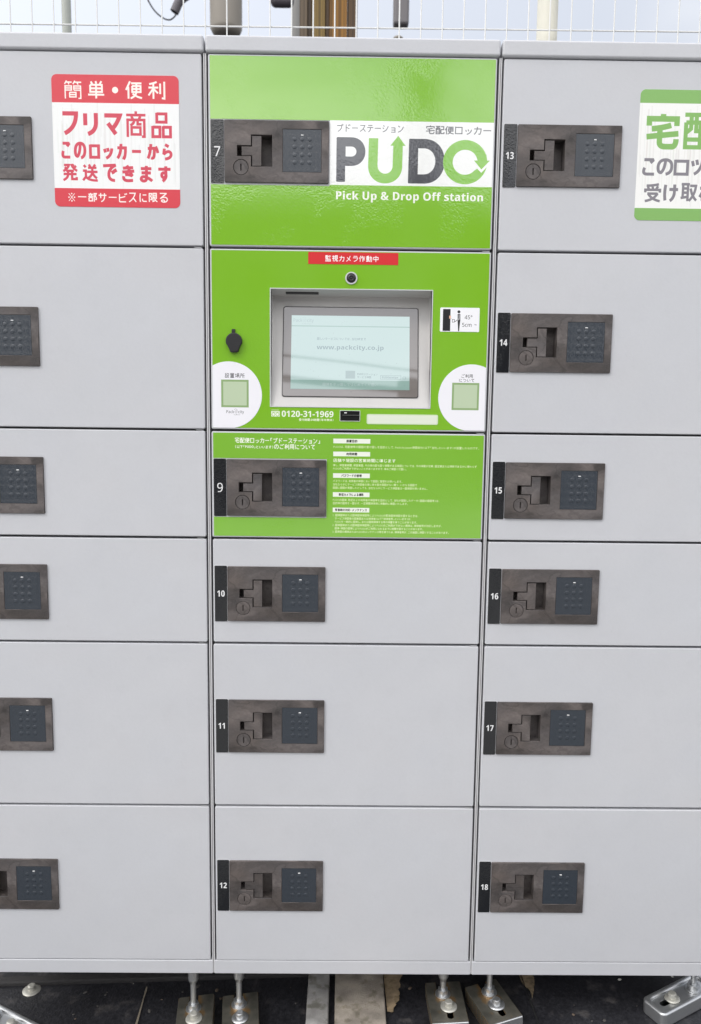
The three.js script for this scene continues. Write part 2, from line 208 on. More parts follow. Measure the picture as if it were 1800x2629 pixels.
// ---------------------------------------------------------------- materials
const fine = dataTex(512, 512, (u, v) => { const n = 0.55 * fbm(u * 128, v * 128, 128, 2, 1) + 0.45 * fbm(u * 20, v * 20, 20, 3, 9); return [n, n, n]; });
const paintTone = dataTex(512, 512, (u, v) => { const n = 0.955 + 0.05 * fbm(u * 8, v * 8, 8, 4, 5) + 0.02 * (fbm(u * 160, v * 160, 160, 2, 2) - 0.5); const w = 0.012 * (fbm(u * 5, v * 5, 5, 3, 31) - 0.5), k = -0.012 * THREE.MathUtils.smoothstep(fbm(u * 18, v * 18, 18, 4, 71), 0.58, 0.8) - (noise(u * 256, v * 256, 256, 90) > 0.985 ? 0.05 : 0); return [n + w + k, n + k, n - w + k]; });
const peel = dataTex(1024, 1024, (u, v) => {   // orange peel and dried dew on the film
  const a = fbm(u * 180, v * 180, 180, 2, 4), m = THREE.MathUtils.smoothstep(fbm(u * 8, v * 8, 8, 3, 8), 0.42, 0.6), b = fbm(u * 32, v * 32, 32, 3, 15);
  const n = 0.5 + (a - 0.5) * (0.25 + 0.75 * m) + 0.10 * (b - 0.5); return [n, n, n];
});
const paint = std({ color: lin(0.598, 0.606, 0.634), roughness: 0.42, map: paintTone, bumpMap: fine, bumpScale: 0.00016 });
const edgePaint = std({ color: lin(0.62, 0.62, 0.63), roughness: 0.4 });
const shelfSteel = std({ color: lin(0.42, 0.42, 0.42), roughness: 0.6 }), blackPlastic = std({ color: lin(0.05, 0.05, 0.052), roughness: 0.5 });
const stain = dataTex(1024, 512, (u, v) => {   // dried rain marks on the lock plastic
  const w = fbm(u * 4, v * 4, 4, 4, 21), a = fbm(u * 5 + w * 2.2, v * 5 + w * 1.7, 5, 5, 40), r = Math.abs(fbm(u * 3, v * 3 + w, 3, 4, 77) - 0.5);
  let n = 0.62 + 0.62 * (a - 0.44) + (r < 0.012 ? -0.07 : 0) + 0.10 * (fbm(u * 90, v * 90, 90, 2, 3) - 0.5); const warm = 0.05 * (fbm(u * 4, v * 4, 4, 3, 55) - 0.5);
  n = Math.max(0.3, n); return [n + warm, n, n - warm];
}, true);
const plateMats = [0, 1, 2, 3, 4, 5].map((i) => { const t = rep(stain, 1 / 0.26, 1 / 0.16); t.offset.set(i * 0.37, i * 0.23); return std({ color: lin(0.235, 0.205, 0.197), map: t, roughness: 0.55, bumpMap: rep(fine, 6, 6), bumpScale: 0.00008 }); });
const keypadMat = phy({ color: lin(0.030, 0.039, 0.052), roughness: 0.24, ior: 1.68, bumpMap: rep(peel, 5, 5), bumpScale: 0.00025 });
const ledMat = std({ color: lin(0.85, 0.85, 0.85), roughness: 0.4 });
const rubber = std({ color: lin(0.016, 0.016, 0.018), roughness: 0.55, bumpMap: rep(fine, 8, 8), bumpScale: 0.0001 });
const zinc = std({ color: lin(0.62, 0.63, 0.64), metalness: 0.9, roughness: 0.38, bumpMap: rep(fine, 20, 20), bumpScale: 0.0001 });
const paleZinc = std({ color: lin(0.56, 0.55, 0.5), metalness: 0.6, roughness: 0.5 });
const rustTone = dataTex(512, 512, (u, v) => { const n = fbm(u * 6, v * 6, 6, 5, 60), r = THREE.MathUtils.smoothstep(fbm(u * 5, v * 5, 5, 4, 91), 0.52, 0.7); return [0.46 + 0.3 * (n - 0.4) + 0.1 * r, 0.45 + 0.28 * (n - 0.4), 0.42 + 0.26 * (n - 0.4) - 0.1 * r]; }, true);
const channelSteel = std({ color: lin(1.25, 1.25, 1.22), map: rep(rustTone, 6, 6), metalness: 0.75, roughness: 0.42, bumpMap: rep(fine, 10, 10), bumpScale: 0.0002 });

// ---------------------------------------------------------------- ground and the strip under the lockers
const groundY = (x) => 0.008 + 0.05 * THREE.MathUtils.clamp(x, -1.4, 1.6);
{
  const xs = [-160, -40, -10, -4, -1.4, -0.7, 0, 0.7, 1.6, 4, 10, 40, 160], zs = [-160, -40, -10, -3, -1, 0, 1, 3, 10, 40, 160], pos = [], uv = [], idx = [];
  for (const z of zs) for (const x of xs) { pos.push(x, groundY(x), z); uv.push(x, z); }
  for (let j = 0; j < zs.length - 1; j++) for (let i = 0; i < xs.length - 1; i++) { const a = j * xs.length + i, b = a + 1, c = a + xs.length, d = c + 1; idx.push(a, c, b, b, c, d); }
  const g = new THREE.BufferGeometry(); g.setAttribute('position', new THREE.Float32BufferAttribute(pos, 3)); g.setAttribute('uv', new THREE.Float32BufferAttribute(uv, 2)); g.setIndex(idx); g.computeVertexNormals();
  const tone = dataTex(1024, 1024, (u, v) => { const s = fbm(u * 180, v * 180, 180, 2, 2), n = 0.2 + 0.12 * (fbm(u * 9, v * 9, 9, 5, 44) - 0.5) + 0.10 * (s - 0.5); const du = THREE.MathUtils.smoothstep(fbm(u * 26, v * 26, 26, 5, 120), 0.62, 0.85) * 0.12; return [n - 0.03 + du, n - 0.03 + du * 0.92, n - 0.014 + du * 0.8]; }, true);
  structure('ground', g, std({ map: rep(tone, 1.2, 1.2), roughness: 0.45, bumpMap: rep(fine, 2.5, 2.5), bumpScale: 0.0012 }), 'dark sealed asphalt ground under and in front of the lockers');
}
{ // worn paler paving in front of the lockers
  const g = new THREE.PlaneGeometry(9, 8.4, 9, 1).rotateX(-Math.PI / 2).translate(0, 0, 4.75), p = g.attributes.position, uv = g.attributes.uv; for (let i = 0; i < p.count; i++) { p.setY(i, groundY(p.getX(i)) + 0.006); uv.setXY(i, p.getX(i), p.getZ(i)); } g.computeVertexNormals();
  structure('pavement', g, std({ color: lin(0.27, 0.265, 0.255), map: rep(paintTone, 0.7, 0.7), roughness: 0.85, bumpMap: rep(fine, 3, 3), bumpScale: 0.002 }), 'worn grey paving in front of the lockers');
}
function strip(x0, x1, z0, z1, up, mat, name, label, r = 0.003) {   // a low flat piece following the slope of the ground
  const g = new RoundedBoxGeometry(x1 - x0, up, z1 - z0, 2, Math.min(r, up * 0.45)), gp = g.attributes.position, gu = g.attributes.uv; for (let i = 0; i < gp.count; i++) gu.setXY(i, gp.getX(i) * 6 + gp.getY(i) * 6, gp.getZ(i) * 6); const m = mesh(name, g, mat, scene, [(x0 + x1) / 2, groundY((x0 + x1) / 2) + up / 2 - 0.001, (z0 + z1) / 2], [0, 0, Math.atan(0.05)]);
  m.userData = label; return m;
}
const slabTone = (seed, r, g, b) => dataTex(512, 512, (u, v) => { const n = fbm(u * 6, v * 6, 6, 5, seed), d = THREE.MathUtils.smoothstep(fbm(u * 9, v * 9, 9, 5, seed + 7), 0.55, 0.78), k = 0.86 + 0.42 * (n - 0.5) - 0.16 * d; return [r * k, g * k, b * (k - 0.03 * d)]; }, true);
strip(0.1780, 0.2228, -0.166, 0.6, 0.016, std({ map: slabTone(100, 0.72, 0.71, 0.7), roughness: 0.8, bumpMap: rep(fine, 3, 3), bumpScale: 0.0006 }), 'concrete_strip', { label: 'narrow pale grey concrete strip running out from under the lockers', category: 'strip' });
strip(0.2352, 0.3384, -0.166, 0.6, 0.012, std({ map: slabTone(140, 0.73, 0.69, 0.64), roughness: 0.8, bumpMap: rep(fine, 3, 3), bumpScale: 0.0008 }), 'concrete_strip', { label: 'wide beige stained concrete strip running out from under the lockers', category: 'strip' });
{ // flaked remains of paint beside the wide strip, and a scuffed patch further right
  const flake = (pts, name, label, tone) => { const sh = polyShape(pts.map(([x, z]) => [x, -z])), g = new THREE.ShapeGeometry(sh).rotateX(-Math.PI / 2); const p = g.attributes.position; for (let i = 0; i < p.count; i++) p.setY(i, groundY(p.getX(i)) + 0.004); g.computeVertexNormals(); structure(name, g, std({ map: rep(slabTone(tone, 0.66, 0.58, 0.47), 12, 12), roughness: 0.85 }), label); };
  const r = rng(3), edge = (x, z, ex, ez, n, j) => Array.from({ length: n }, (_, i) => { const t = i / n; return [x + (ex - x) * t + (r() - 0.5) * j, z + (ez - z) * t + (r() - 0.5) * j]; });
  flake([[0.3386, -0.19], [0.386, -0.19], ...edge(0.382, -0.165, 0.368, -0.108, 9, 0.007), ...edge(0.372, -0.104, 0.357, -0.056, 9, 0.006), ...edge(0.353, -0.05, 0.341, -0.052, 4, 0.004)], 'paint_flakes', 'jagged beige paint remains beside the wide strip', 180);
  const joint = (a, b, w, mat, label) => { const dx = b[0] - a[0], dz = b[1] - a[1], l = Math.hypot(dx, dz), nx = -dz / l * w, nz = dx / l * w, n = 14, P = [], I = []; for (let i = 0; i <= n; i++) { const t = i / n, j = 0.4 + r() * 1.2; for (const sd of [-1, 1]) { const x = a[0] + dx * t + sd * nx * j, z = a[1] + dz * t + sd * nz * j; P.push(x, groundY(x) + 0.004, z); } if (i < n) I.push(2 * i, 2 * i + 1, 2 * i + 2, 2 * i + 1, 2 * i + 3, 2 * i + 2); } const g = new THREE.BufferGeometry(); g.setAttribute('position', new THREE.Float32BufferAttribute(P, 3)); g.setIndex(I); g.computeVertexNormals(); structure('ground_joint', g, mat, label); };
  joint([-0.170, -0.150], [-0.160, 0.06], 0.0016, std({ color: lin(0.20, 0.17, 0.13), roughness: 0.95 }), 'thin tan joint full of dirt in the dark ground');
  joint([0.632, -0.165], [0.640, 0.06], 0.0014, std({ color: lin(0.012, 0.012, 0.012), roughness: 0.95 }), 'thin black crack in the dark ground');
  flake([[0.628, -0.17], ...edge(0.668, -0.17, 0.655, -0.13, 6, 0.008), ...edge(0.655, -0.125, 0.646, -0.075, 7, 0.006), [0.641, -0.07], ...edge(0.642, -0.08, 0.63, -0.13, 6, 0.005)], 'paint_flakes', 'ragged tan patch beside the crack in the asphalt', 190);
}
{ // raised black sheet edge behind, and joints in the surface
  const m = mesh('rubber_edging', new RoundedBoxGeometry(2.2, 0.012, 0.022, 2, 0.004), std({ color: lin(0.035, 0.033, 0.034), roughness: 0.7, bumpMap: rep(fine, 20, 2), bumpScale: 0.0008 }), scene, [0.1, groundY(0.1) + 0.004, -0.176], [0, -0.012, Math.atan(0.05)]);
  m.userData = { label: 'low black edging strip across the ground under the lockers', category: 'edging' };
}
{ // litter: grit, leaf crumbs
  const r = rng(11), parts = [];
  for (let i = 0; i < 170; i++) { const x = -0.6 + r() * 1.7, z = -0.17 + r() * 0.36, s = 0.0008 + 0.0034 * r() * r(), g = new THREE.IcosahedronGeometry(s, 0).scale(1 + r() * 1.6, 0.5, 1 + r()).rotateY(r() * 6).translate(x, groundY(x) + s * 0.4, z), c = r(); const col = c > 0.8 ? [0.55, 0.54, 0.5] : c > 0.5 ? [0.16, 0.12, 0.09] : [0.09, 0.085, 0.08]; g.setAttribute('color', new THREE.Float32BufferAttribute(Array.from({ length: g.attributes.position.count }, () => col).flat(), 3)); parts.push(g); }
  const m = mesh('grit', mergeGeometries(parts), std({ vertexColors: true, roughness: 0.9 }), scene); m.userData = { kind: 'stuff', label: 'loose grit and leaf crumbs on the dark ground', category: 'grit' };
}

// ---------------------------------------------------------------- parcel lockers
const ROWS = [1.8311, 1.5150, 1.2003, 1.0058, 0.8106, 0.4946, 0.1786], PLATE_TOP = [1.7243, 1.4100, 1.1490, 0.9545, 0.7030, 0.3855];
const FRONT = 0, DOOR_T = 0.018, GAP = 0.0020, PW = 0.1778, PH = 0.1015;
// lock plate outline pieces, measured from the plate's top left corner, y downwards
const T_HOLE = [[0.0215, 0.0415], [0.0455, 0.0415], [0.0455, 0.0240], [0.0812, 0.0240], [0.0812, 0.0755], [0.0455, 0.0755], [0.0455, 0.0587], [0.0215, 0.0587]].map(([x, y]) => [x, -y]);
const T_HANDLE = [[0.0293, 0.0430], [0.0471, 0.0430], [0.0471, 0.0257], [0.0628, 0.0257], [0.0628, 0.0745], [0.0471, 0.0745], [0.0471, 0.0576], [0.0293, 0.0576]].map(([x, y]) => [x, -y]);
const plateGeo = (() => {
  const s = rectShape(0, -PH, PW, 0, 0.0016); s.holes.push(new THREE.Path(T_HOLE.map(([x, y]) => new THREE.Vector2(x, y))), new THREE.Path().absarc(0.028, -0.0770, 0.0130, 0, Math.PI * 2, true));
  s.holes.push(new THREE.Path([[0.0993, -0.0837], [0.0993, -0.0139], [0.1652, -0.0139], [0.1652, -0.0837]].map(([x, y]) => new THREE.Vector2(x, y))));
  const g = slab(s, 0.0045, 0.0006, 0.0035), walls = [];
  const wall = (pts, d) => { const p = [], uv = [], idx = [], n = pts.length; pts.forEach(([x, y]) => { p.push(x, y, 0, x, y, -d); uv.push(x, y, x + d, y); }); for (let i = 0; i < n; i++) { const a = 2 * i, b = 2 * ((i + 1) % n); idx.push(a, b, a + 1, b, b + 1, a + 1); } const w = new THREE.BufferGeometry(); w.setAttribute('position', new THREE.Float32BufferAttribute(p, 3)); w.setAttribute('uv', new THREE.Float32BufferAttribute(uv, 2)); w.setIndex(idx); const f = w.toNonIndexed(); f.computeVertexNormals(); return f; };
  const back = new THREE.ShapeGeometry(polyShape(T_HOLE)).translate(0, 0, -0.019).toNonIndexed();
  const gn = g.index ? g.toNonIndexed() : g; walls.push(gn, wall(T_HOLE, 0.019), back);
  return mergeGeometries(walls.map((w) => { const c = w; for (const k of Object.keys(c.attributes)) if (!['position', 'normal', 'uv'].includes(k)) c.deleteAttribute(k); return c; }));
})();
const handleGeo = slab(polyShape(T_HANDLE), 0.008, 0.0005, 0.0028);
const keyGeo = (() => { const s = new THREE.Shape().absarc(0, 0, 0.0124, 0, Math.PI * 2); s.holes.push(new THREE.Path([[-0.0009, -0.0055], [-0.0009, 0.0055], [0.0009, 0.0055], [0.0009, -0.0055]].map(([x, y]) => new THREE.Vector2(x, y)))); return mergeGeometries([slab(s, 0.004, 0.0004, 0.0032).toNonIndexed(), new THREE.CircleGeometry(0.0126, 24).translate(0, 0, -0.0012).toNonIndexed()].map((g) => { for (const k of Object.keys(g.attributes)) if (!['position', 'normal', 'uv'].includes(k)) g.deleteAttribute(k); return g; })); })();
const keypadGeo = uvBox(slab(rectShape(0.0995, -0.0835, 0.1650, -0.0141, 0.001), 0.003, 0.0003, 0.0030), 0.0995, -0.0835, 0.07, 0.07);
const buttonGeo = new THREE.SphereGeometry(0.0038, 14, 6, 0, Math.PI * 2, 0, Math.PI / 2).scale(1, 0.20, 1).rotateX(Math.PI / 2);
const ledGeo = rbox(0.0044, 0.0017, 0.0012, 0.0005);
const tagGeo = uvBox(slab(rectShape(0, 0, 0.0224, 0.1036, 0.002), 0.0014, 0.0003, 0.0013), 0, 0, 0.0224, 0.1036);
const tagBack = slab(rectShape(-0.0007, -0.0007, 0.0231, 0.1043, 0.0025), 0.0006, 0.0001, 0.0005);
function tagMat(n) {
  return phy({ map: canvas(112, 512, (c, w, h) => { c.fillStyle = '#17191d'; c.fillRect(0, 0, w, h); c.fillStyle = '#f4f4f4'; c.textAlign = 'center'; const one = n < 10; c.font = one ? '112px sans-serif' : 'bold 72px sans-serif'; c.save(); c.translate(w / 2, h / 2 + (one ? 40 : 26)); c.scale(one ? 0.98 : 0.92, one ? 1 : 1.08); c.fillText(String(n), 0, 0); c.restore(); }), roughness: 0.12, ior: 1.75, bumpMap: rep(peel, 0.09, 0.4), bumpScale: 0.0003 });
}
function addLock(door, cx, top, n, i) {
  const mt = plateMats[(i * 2 + n) % 6];
  mesh('lock_plate', plateGeo, mt, door, [cx, top, 0]);
  mesh('handle', handleGeo, plateMats[(n + 3) % 6], door, [cx, top, 0]);
  mesh('key_cylinder', keyGeo, mt, door, [cx + 0.028, top - 0.0770, 0]);
  mesh('keypad', keypadGeo, keypadMat, door, [cx, top, 0]);
  for (let r = 0; r < 4; r++) for (let k = 0; k < 3; k++) mesh('keypad_button', buttonGeo, keypadMat, door, [cx + 0.1194 + k * 0.0129, top - 0.0300 - r * 0.01265, 0.00295]);
  mesh('indicator', ledGeo, ledMat, door, [cx + 0.1325, top - 0.0236, 0.0031]);
  mesh('tag_border', tagBack, edgePaint, door, [cx - 0.0237, top - 0.1028, 0]);
  mesh('number_tag', tagGeo, tagMat(n), door, [cx - 0.0237, top - 0.1028, 0]).userData = { label: 'black tag with the white number ' + n };
}
function doorGeo(x0, x1, y0, y1, holes) {
  const s = rectShape(x0, y0, x1, y1, 0.0030); for (const h of holes) s.holes.push(new THREE.Path(h.map(([x, y]) => new THREE.Vector2(x, y))));
  const g = slab(s, DOOR_T, 0.0017, FRONT, 3); uvBox(g, 0, 0, 0.5, 0.5); return g;
}
const hingeGeo = rbox(0.013, 0.0012, 0.004, 0.0005);
const hexGeo = (r, h) => new THREE.CylinderGeometry(r, r, h, 6);
const feet = [], fit = rng(41);
function levelFoot(cab, x, z, coupler, up = 0.03) {
  const g = new THREE.Group(); g.name = 'levelling_foot'; g.position.set(x, 0, z); cab.add(g);
  const base = groundY(x) + up, rod = mesh('threaded_rod', cyl(0.0056, 0.152 - base + 0.004, 18), zinc, g, [0, (0.152 + base - 0.004) / 2, 0]);
  mesh('washer', cyl(0.0155, 0.0022, 24), zinc, g, [0, base + 0.0012, 0]); mesh('hex_nut', hexGeo(0.0112, 0.0105), zinc, g, [0, base + 0.0076, 0], [0, x * 9, 0]);
  if (coupler) { mesh('hex_coupler', mergeGeometries([hexGeo(0.0108, 0.05).translate(0, 0.129, 0), new THREE.CylinderGeometry(0.0108, 0.0062, 0.010, 6).translate(0, 0.099, 0), hexGeo(0.0062, 0.012).translate(0, 0.089, 0)]), zinc, g, [0, -0.002, 0], [0, 0.35, 0]); }
  feet.push([x, z]); return g;
}
function cabinet(x0, x1, first, label, footZ) {
  const cab = thing('parcel_locker', label, 'locker', [0, 0, 0], 0), T = 0.0019, D = 0.5, half = 0.0005;
  for (const [a, n] of [[x0 + half, 1], [x1 - half - T, 2]]) mesh('side_panel', box(T, ROWS[0] - 0.152, D, a + T / 2, (ROWS[0] + 0.152) / 2, -D / 2 - 0.0008), edgePaint, cab);
  mesh('back_panel', box(x1 - x0 - 0.006, ROWS[0] - 0.152, 0.002, (x0 + x1) / 2, (ROWS[0] + 0.152) / 2, -D + 0.002), edgePaint, cab);
  mesh('top_cap', uvBox(rbox(x1 - x0 - 0.0030, 0.0272, D + 0.004, 0.0042, (x0 + x1) / 2, 1.8456, -D / 2 + 0.002, 4), 0, 0, 0.5, 0.5), paint, cab);
  mesh('plinth', uvBox(mergeGeometries([rbox(x1 - x0 - 0.0032, 0.0276, 0.012, 0.0016, (x0 + x1) / 2, 0.1641, -0.0062), box(x1 - x0 - 0.006, 0.002, D - 0.02, (x0 + x1) / 2, 0.1516, -D / 2)].map((g) => g.toNonIndexed())), 0, 0, 0.5, 0.5), paint, cab);
  for (let i = 0; i < 7; i++) mesh('shelf', box(x1 - x0 - 0.006, 0.012, D - 0.04, (x0 + x1) / 2, ROWS[i] - (i ? 0 : 0.006) + (i === 6 ? 0.004 : 0), -D / 2 - 0.01), shelfSteel, cab);
  const dx0 = x0 + 0.0057, dx1 = x1 - 0.0057, px = x0 + 0.0327;
  cab.userData.doors = undefined; delete cab.userData.doors;
  const doors = [];
  for (let i = 0; i < 6; i++) {
    const jit = () => (fit() - 0.5) * 0.0007, terminal = first === 7 && i === 1, y1 = ROWS[i] - (i ? GAP : 0.001) + (i ? jit() : 0), y0 = ROWS[i + 1] + (i === 5 ? 0.0004 : GAP + jit()), holes = [], pt = PLATE_TOP[i];
    if (terminal) holes.push([[0.1111, 1.2437], [0.1111, 1.4464], [0.3931, 1.4464], [0.3931, 1.2437]]);
    else holes.push([[px + 0.012, pt - 0.092], [px + 0.012, pt - 0.010], [px + 0.168, pt - 0.010], [px + 0.168, pt - 0.092]]);
    const door = mesh(terminal ? 'terminal_door' : 'door', doorGeo(dx0 + jit(), dx1 + jit(), y0, y1, holes), paint, cab, [0, 0, jit() * 1.5]);
    if (!terminal) addLock(door, px, pt, first + i, i);
    if (i) mesh('hinge_leaf', hingeGeo, zinc, door, [dx1 - 0.0095, y1 + 0.0014, -0.0022], [0, 0, -0.03]);
    doors.push(door);
  }
  for (const [fx, fz, c, up] of footZ) levelFoot(cab, fx, fz, c, up);
  return doors;
}
const doorsL = cabinet(-0.5045, 0, 1, 'plain grey locker column with the red and white sticker on its top door', [[-0.455, -0.056, true, 0.0245], [-0.0498, -0.0487, true], [-0.45, -0.44, true, 0.002], [-0.05, -0.44, true, 0.002]]);
const doorsC = cabinet(0, 0.5, 7, 'locker column with green top doors and a built in touch screen', [[0.0414, -0.0543, true], [0.4553, -0.0604, true], [0.05, -0.44, true, 0.002], [0.45, -0.44, true, 0.002]]);
const doorsR = cabinet(0.5, 1.0, 13, 'plain grey locker column with the green and white sticker on its top door', [[0.5497, -0.0606, false], [0.9627, -0.0535, false, 0.0245], [0.55, -0.44, true, 0.002], [0.95, -0.44, true, 0.002]]);

// ---------------------------------------------------------------- films and stickers
const GREEN = '#84c02a', GREY = '#44454a';
const filmMat = (map, w, h, o = {}) => phy({ map, roughness: 0.09, ior: 2.05, bumpMap: rep(peel, w / 0.42, h / 0.42), bumpScale: 0.0001, ...o });
function film(door, name, label, x0, y0, x1, y1, pxW, draw, { hole, r = 0.0008, z = 0.0004, mat, thick = 0.0005 } = {}) {
  const W = x1 - x0, H = y1 - y0, pxH = Math.round(pxW * H / W), k = pxW / W, s = rectShape(x0, y0, x1, y1, r);
  for (const h of hole ?? []) s.holes.push(new THREE.Path(h.map(([x, y]) => new THREE.Vector2(x, y))));
  const map = canvas(pxW, pxH, (c) => { draw(c, (x) => (x - x0) * k, (y) => (y1 - y) * k, k, pxW, pxH); });
  const m = mesh(name, uvBox(slab(s, thick, 0.0001, z, 1), x0, y0, W, H), (mat ?? filmMat)(map, W, H), door); m.userData = { label }; return m;
}
const fx0 = 0.0086, fx1 = 0.4914;
// row 1: logo
film(doorsC[0], 'green_film', 'glossy green film with the white logo field', fx0, ROWS[1] + 0.0045, fx1, ROWS[0] - 0.0035, 1600, (c, X, Y, k) => {
  c.fillStyle = GREEN; c.fillRect(0, 0, 4000, 4000);
  c.fillStyle = '#f6f7f4'; c.fillRect(X(0.2117), Y(1.7265), X(0.6) - X(0.2117), Y(1.6213) - Y(1.7265));
  const sx = 0.0001837 * k, sy = 0.0001762 * k; c.save(); c.translate(X(0.2235) - 88 * sx, Y(1.6995) - 190 * sy); c.scale(sx, sy);
  c.fillStyle = GREY;   // P
  c.beginPath(); c.moveTo(98, 190); c.lineTo(228, 190); c.bezierCurveTo(400, 192, 400, 452, 228, 455); c.lineTo(170, 455); c.lineTo(170, 597); c.quadraticCurveTo(169, 605, 160, 605); c.lineTo(98, 605); c.quadraticCurveTo(88, 604, 88, 594); c.lineTo(88, 200); c.quadraticCurveTo(88, 191, 98, 190); c.closePath();
  c.moveTo(173, 275); c.lineTo(173, 368); c.lineTo(225, 368); c.bezierCurveTo(290, 366, 290, 277, 225, 275); c.closePath(); c.fill('evenodd');
  // D
  c.beginPath(); c.moveTo(770, 195); c.lineTo(910, 195); c.bezierCurveTo(1160, 200, 1160, 604, 910, 610); c.lineTo(768, 610); c.quadraticCurveTo(758, 609, 758, 600); c.lineTo(762, 204); c.quadraticCurveTo(762, 196, 770, 195); c.closePath();
  c.moveTo(848, 282); c.lineTo(848, 524); c.lineTo(905, 524); c.bezierCurveTo(1045, 518, 1045, 288, 905, 282); c.closePath(); c.fill('evenodd');
  c.fillStyle = '#86c440';   // U with an arrow
  c.beginPath(); c.moveTo(388, 195); c.lineTo(475, 195); c.lineTo(472, 445); c.bezierCurveTo(475, 548, 612, 548, 612, 445); c.lineTo(616, 262); c.lineTo(588, 262); c.lineTo(660, 170); c.lineTo(730, 262); c.lineTo(704, 262); c.lineTo(702, 450); c.bezierCurveTo(700, 668, 384, 668, 384, 450); c.closePath(); c.fill();
  // round arrow
  c.beginPath(); c.arc(1288, 405, 206, 0, 7); c.arc(1288, 405, 116, 0, 7, true); c.fill('evenodd');
  c.fillStyle = '#f6f7f4'; c.beginPath(); c.moveTo(1392, 452); c.lineTo(1442, 502); c.lineTo(1500, 438); c.lineTo(1520, 395); c.lineTo(1440, 380); c.lineTo(1372, 385); c.closePath(); c.fill();
  c.fillStyle = '#86c440'; c.beginPath(); c.moveTo(1370, 387); c.lineTo(1518, 387); c.lineTo(1442, 470); c.closePath(); c.fill();
  c.beginPath(); c.moveTo(1404, 390); c.lineTo(1404, 350); c.lineTo(1484, 330); c.lineTo(1494, 390); c.closePath(); c.fill();
  setInk(c, '#5d5e63'); 'プドーステーション'.split('').forEach((ch, i) => drawGlyph(c, ch, 84 + i * 70.5, 66, 84 + i * 70.5 + 66, 142, 7.5));
  '宅配便ロッカー'.split('').forEach((ch, i) => drawGlyph(c, ch, 914 + i * 88, 70, 914 + i * 88 + 86, 150, 9));
  c.fillStyle = '#fbfdf4'; c.font = 'bold 104px sans-serif'; const w = c.measureText('Pick Up & Drop Off station').width; c.save(); c.translate(78, 768); c.scale(1396 / w, 1.0); c.fillText('Pick Up & Drop Off station', 0, 0); c.restore();
  c.restore();
}, { hole: [[[0.0090, 1.6195], [0.0090, 1.7262], [0.2120, 1.7262], [0.2120, 1.6195]]] });
// row 3: terms of use
film(doorsC[2], 'green_film', 'green film printed with small white terms of use', fx0, ROWS[3] + 0.0045, fx1, ROWS[2] - 0.0045, 2048, (c, X, Y, k) => {
  c.fillStyle = '#84c03a'; c.fillRect(0, 0, 4000, 4000); setInk(c, '#f7fdea');
  const tx = (z) => X(0.0475 + (z - 175) * 0.000332), ty = (z) => Y(1.1876 - (z - 90) * 0.000333);
  writeLine(c, '宅配便ロッカー「プドーステーション」', tx(173), ty(104), 0.0103 * k, 0.0013 * k, { fit: tx(635) - tx(173) });
  writeLine(c, '（以下「PUDO」といいます）', tx(173), ty(139), 0.0062 * k, 0.0008 * k, { fit: tx(382) - tx(173) });
  writeLine(c, 'のご利用について', tx(383), ty(136), 0.0100 * k, 0.0013 * k, { fit: tx(607) - tx(383) });
  const ux = (z) => X(0.2229 + (z - 63) * 0.0001794), uy = (z) => Y(1.1876 - (z - 62) * 0.00018);
  for (const [y, s, w] of [[62, '設置目的', 110], [190, '利用時間', 110], [405, 'パスワードの管理', 205], [595, '防犯カメラによる撮影', 250], [750, '緊急時の対応・メンテナンス', 322]]) {
    setInk(c, '#fbfff2'); c.fillRect(ux(62), uy(y), ux(430) - ux(62), uy(y + 46) - uy(y));
    setInk(c, '#23271c'); writeLine(c, s, ux(246), uy(y + 23), 0.0051 * k, 0.0007 * k, { fit: ux(w) - ux(0), center: true });
  }
  setInk(c, '#f4fce2'); writeLine(c, '店舗や施設の営業時間に準じます', ux(62), uy(276), 0.0069 * k, 0.0009 * k, { fit: ux(688) - ux(62) });
  setInk(c, '#dff2b8');
  for (const [y, x1, s] of [[142, 1520, 'PUDOは、宅配便等の荷物の受け渡しを目的として、Packcity Japan株式会社（以下「当社」といいます）が設置したものです。'],
    [325, 1498, '但し、非営業時間、非営業日、その他の立ち入り制限がある施設については、その制限が定期、不定期または臨時であるかに関わらず'], [358, 800, 'PUDOのご利用ができないことがありますので、予めご了承ください。'],
    [482, 762, 'パスワードは、利用者の責任において厳重に管理をお願いします。'], [516, 905, '当社ならびにサービス提供者の責に帰すべき事由がない限り、いかなる事情で'], [550, 1015, '荷物に損害が発生したとしても、当社ならびにサービス提供者は一切責任を負いません。'],
    [672, 1138, 'PUDOの保守、防犯および利用者の確認等を目的として、当社が採取したデータ（容姿の画像等）は、'], [705, 822, '目的外の使用を一切せず、一定期間経過後に自動的に消去いたします。'],
    [826, 930, '1. 機械故障または電源供給障害等によりPUDOの緊急点検整備を要するときは、'], [859, 860, '　サービス提供者の従業員または関係者（以下「関係者等」といいます）が、'], [892, 920, '　PUDOを一時的に閉鎖し、または使用停止する等の処置を行うことがあります。'], [926, 1168, '2. 機械故障または電源供給障害等によりPUDOのご利用ができない場合は、関係者等が対応しますが、'], [959, 980, '　故障・障害の程度によりPUDOがご利用になれるまでに時間を要することがあります。'], [993, 1240, '3. 前各号の場合またはPUDOのメンテナンス等を行うため、関係者等が、この施設に出入りすることがあります。']]) {
    const pad = s.startsWith('　'); writeLine(c, pad ? s.slice(1) : s, ux(pad ? 82 : 60), uy(y), 0.0047 * k, 0.0006 * k, { fit: ux(x1) - ux(pad ? 82 : 60), bold: false });
  }
}, { hole: [[[0.0090, 1.0448], [0.0090, 1.1508], [0.2112, 1.1508], [0.2112, 1.0448]]] });
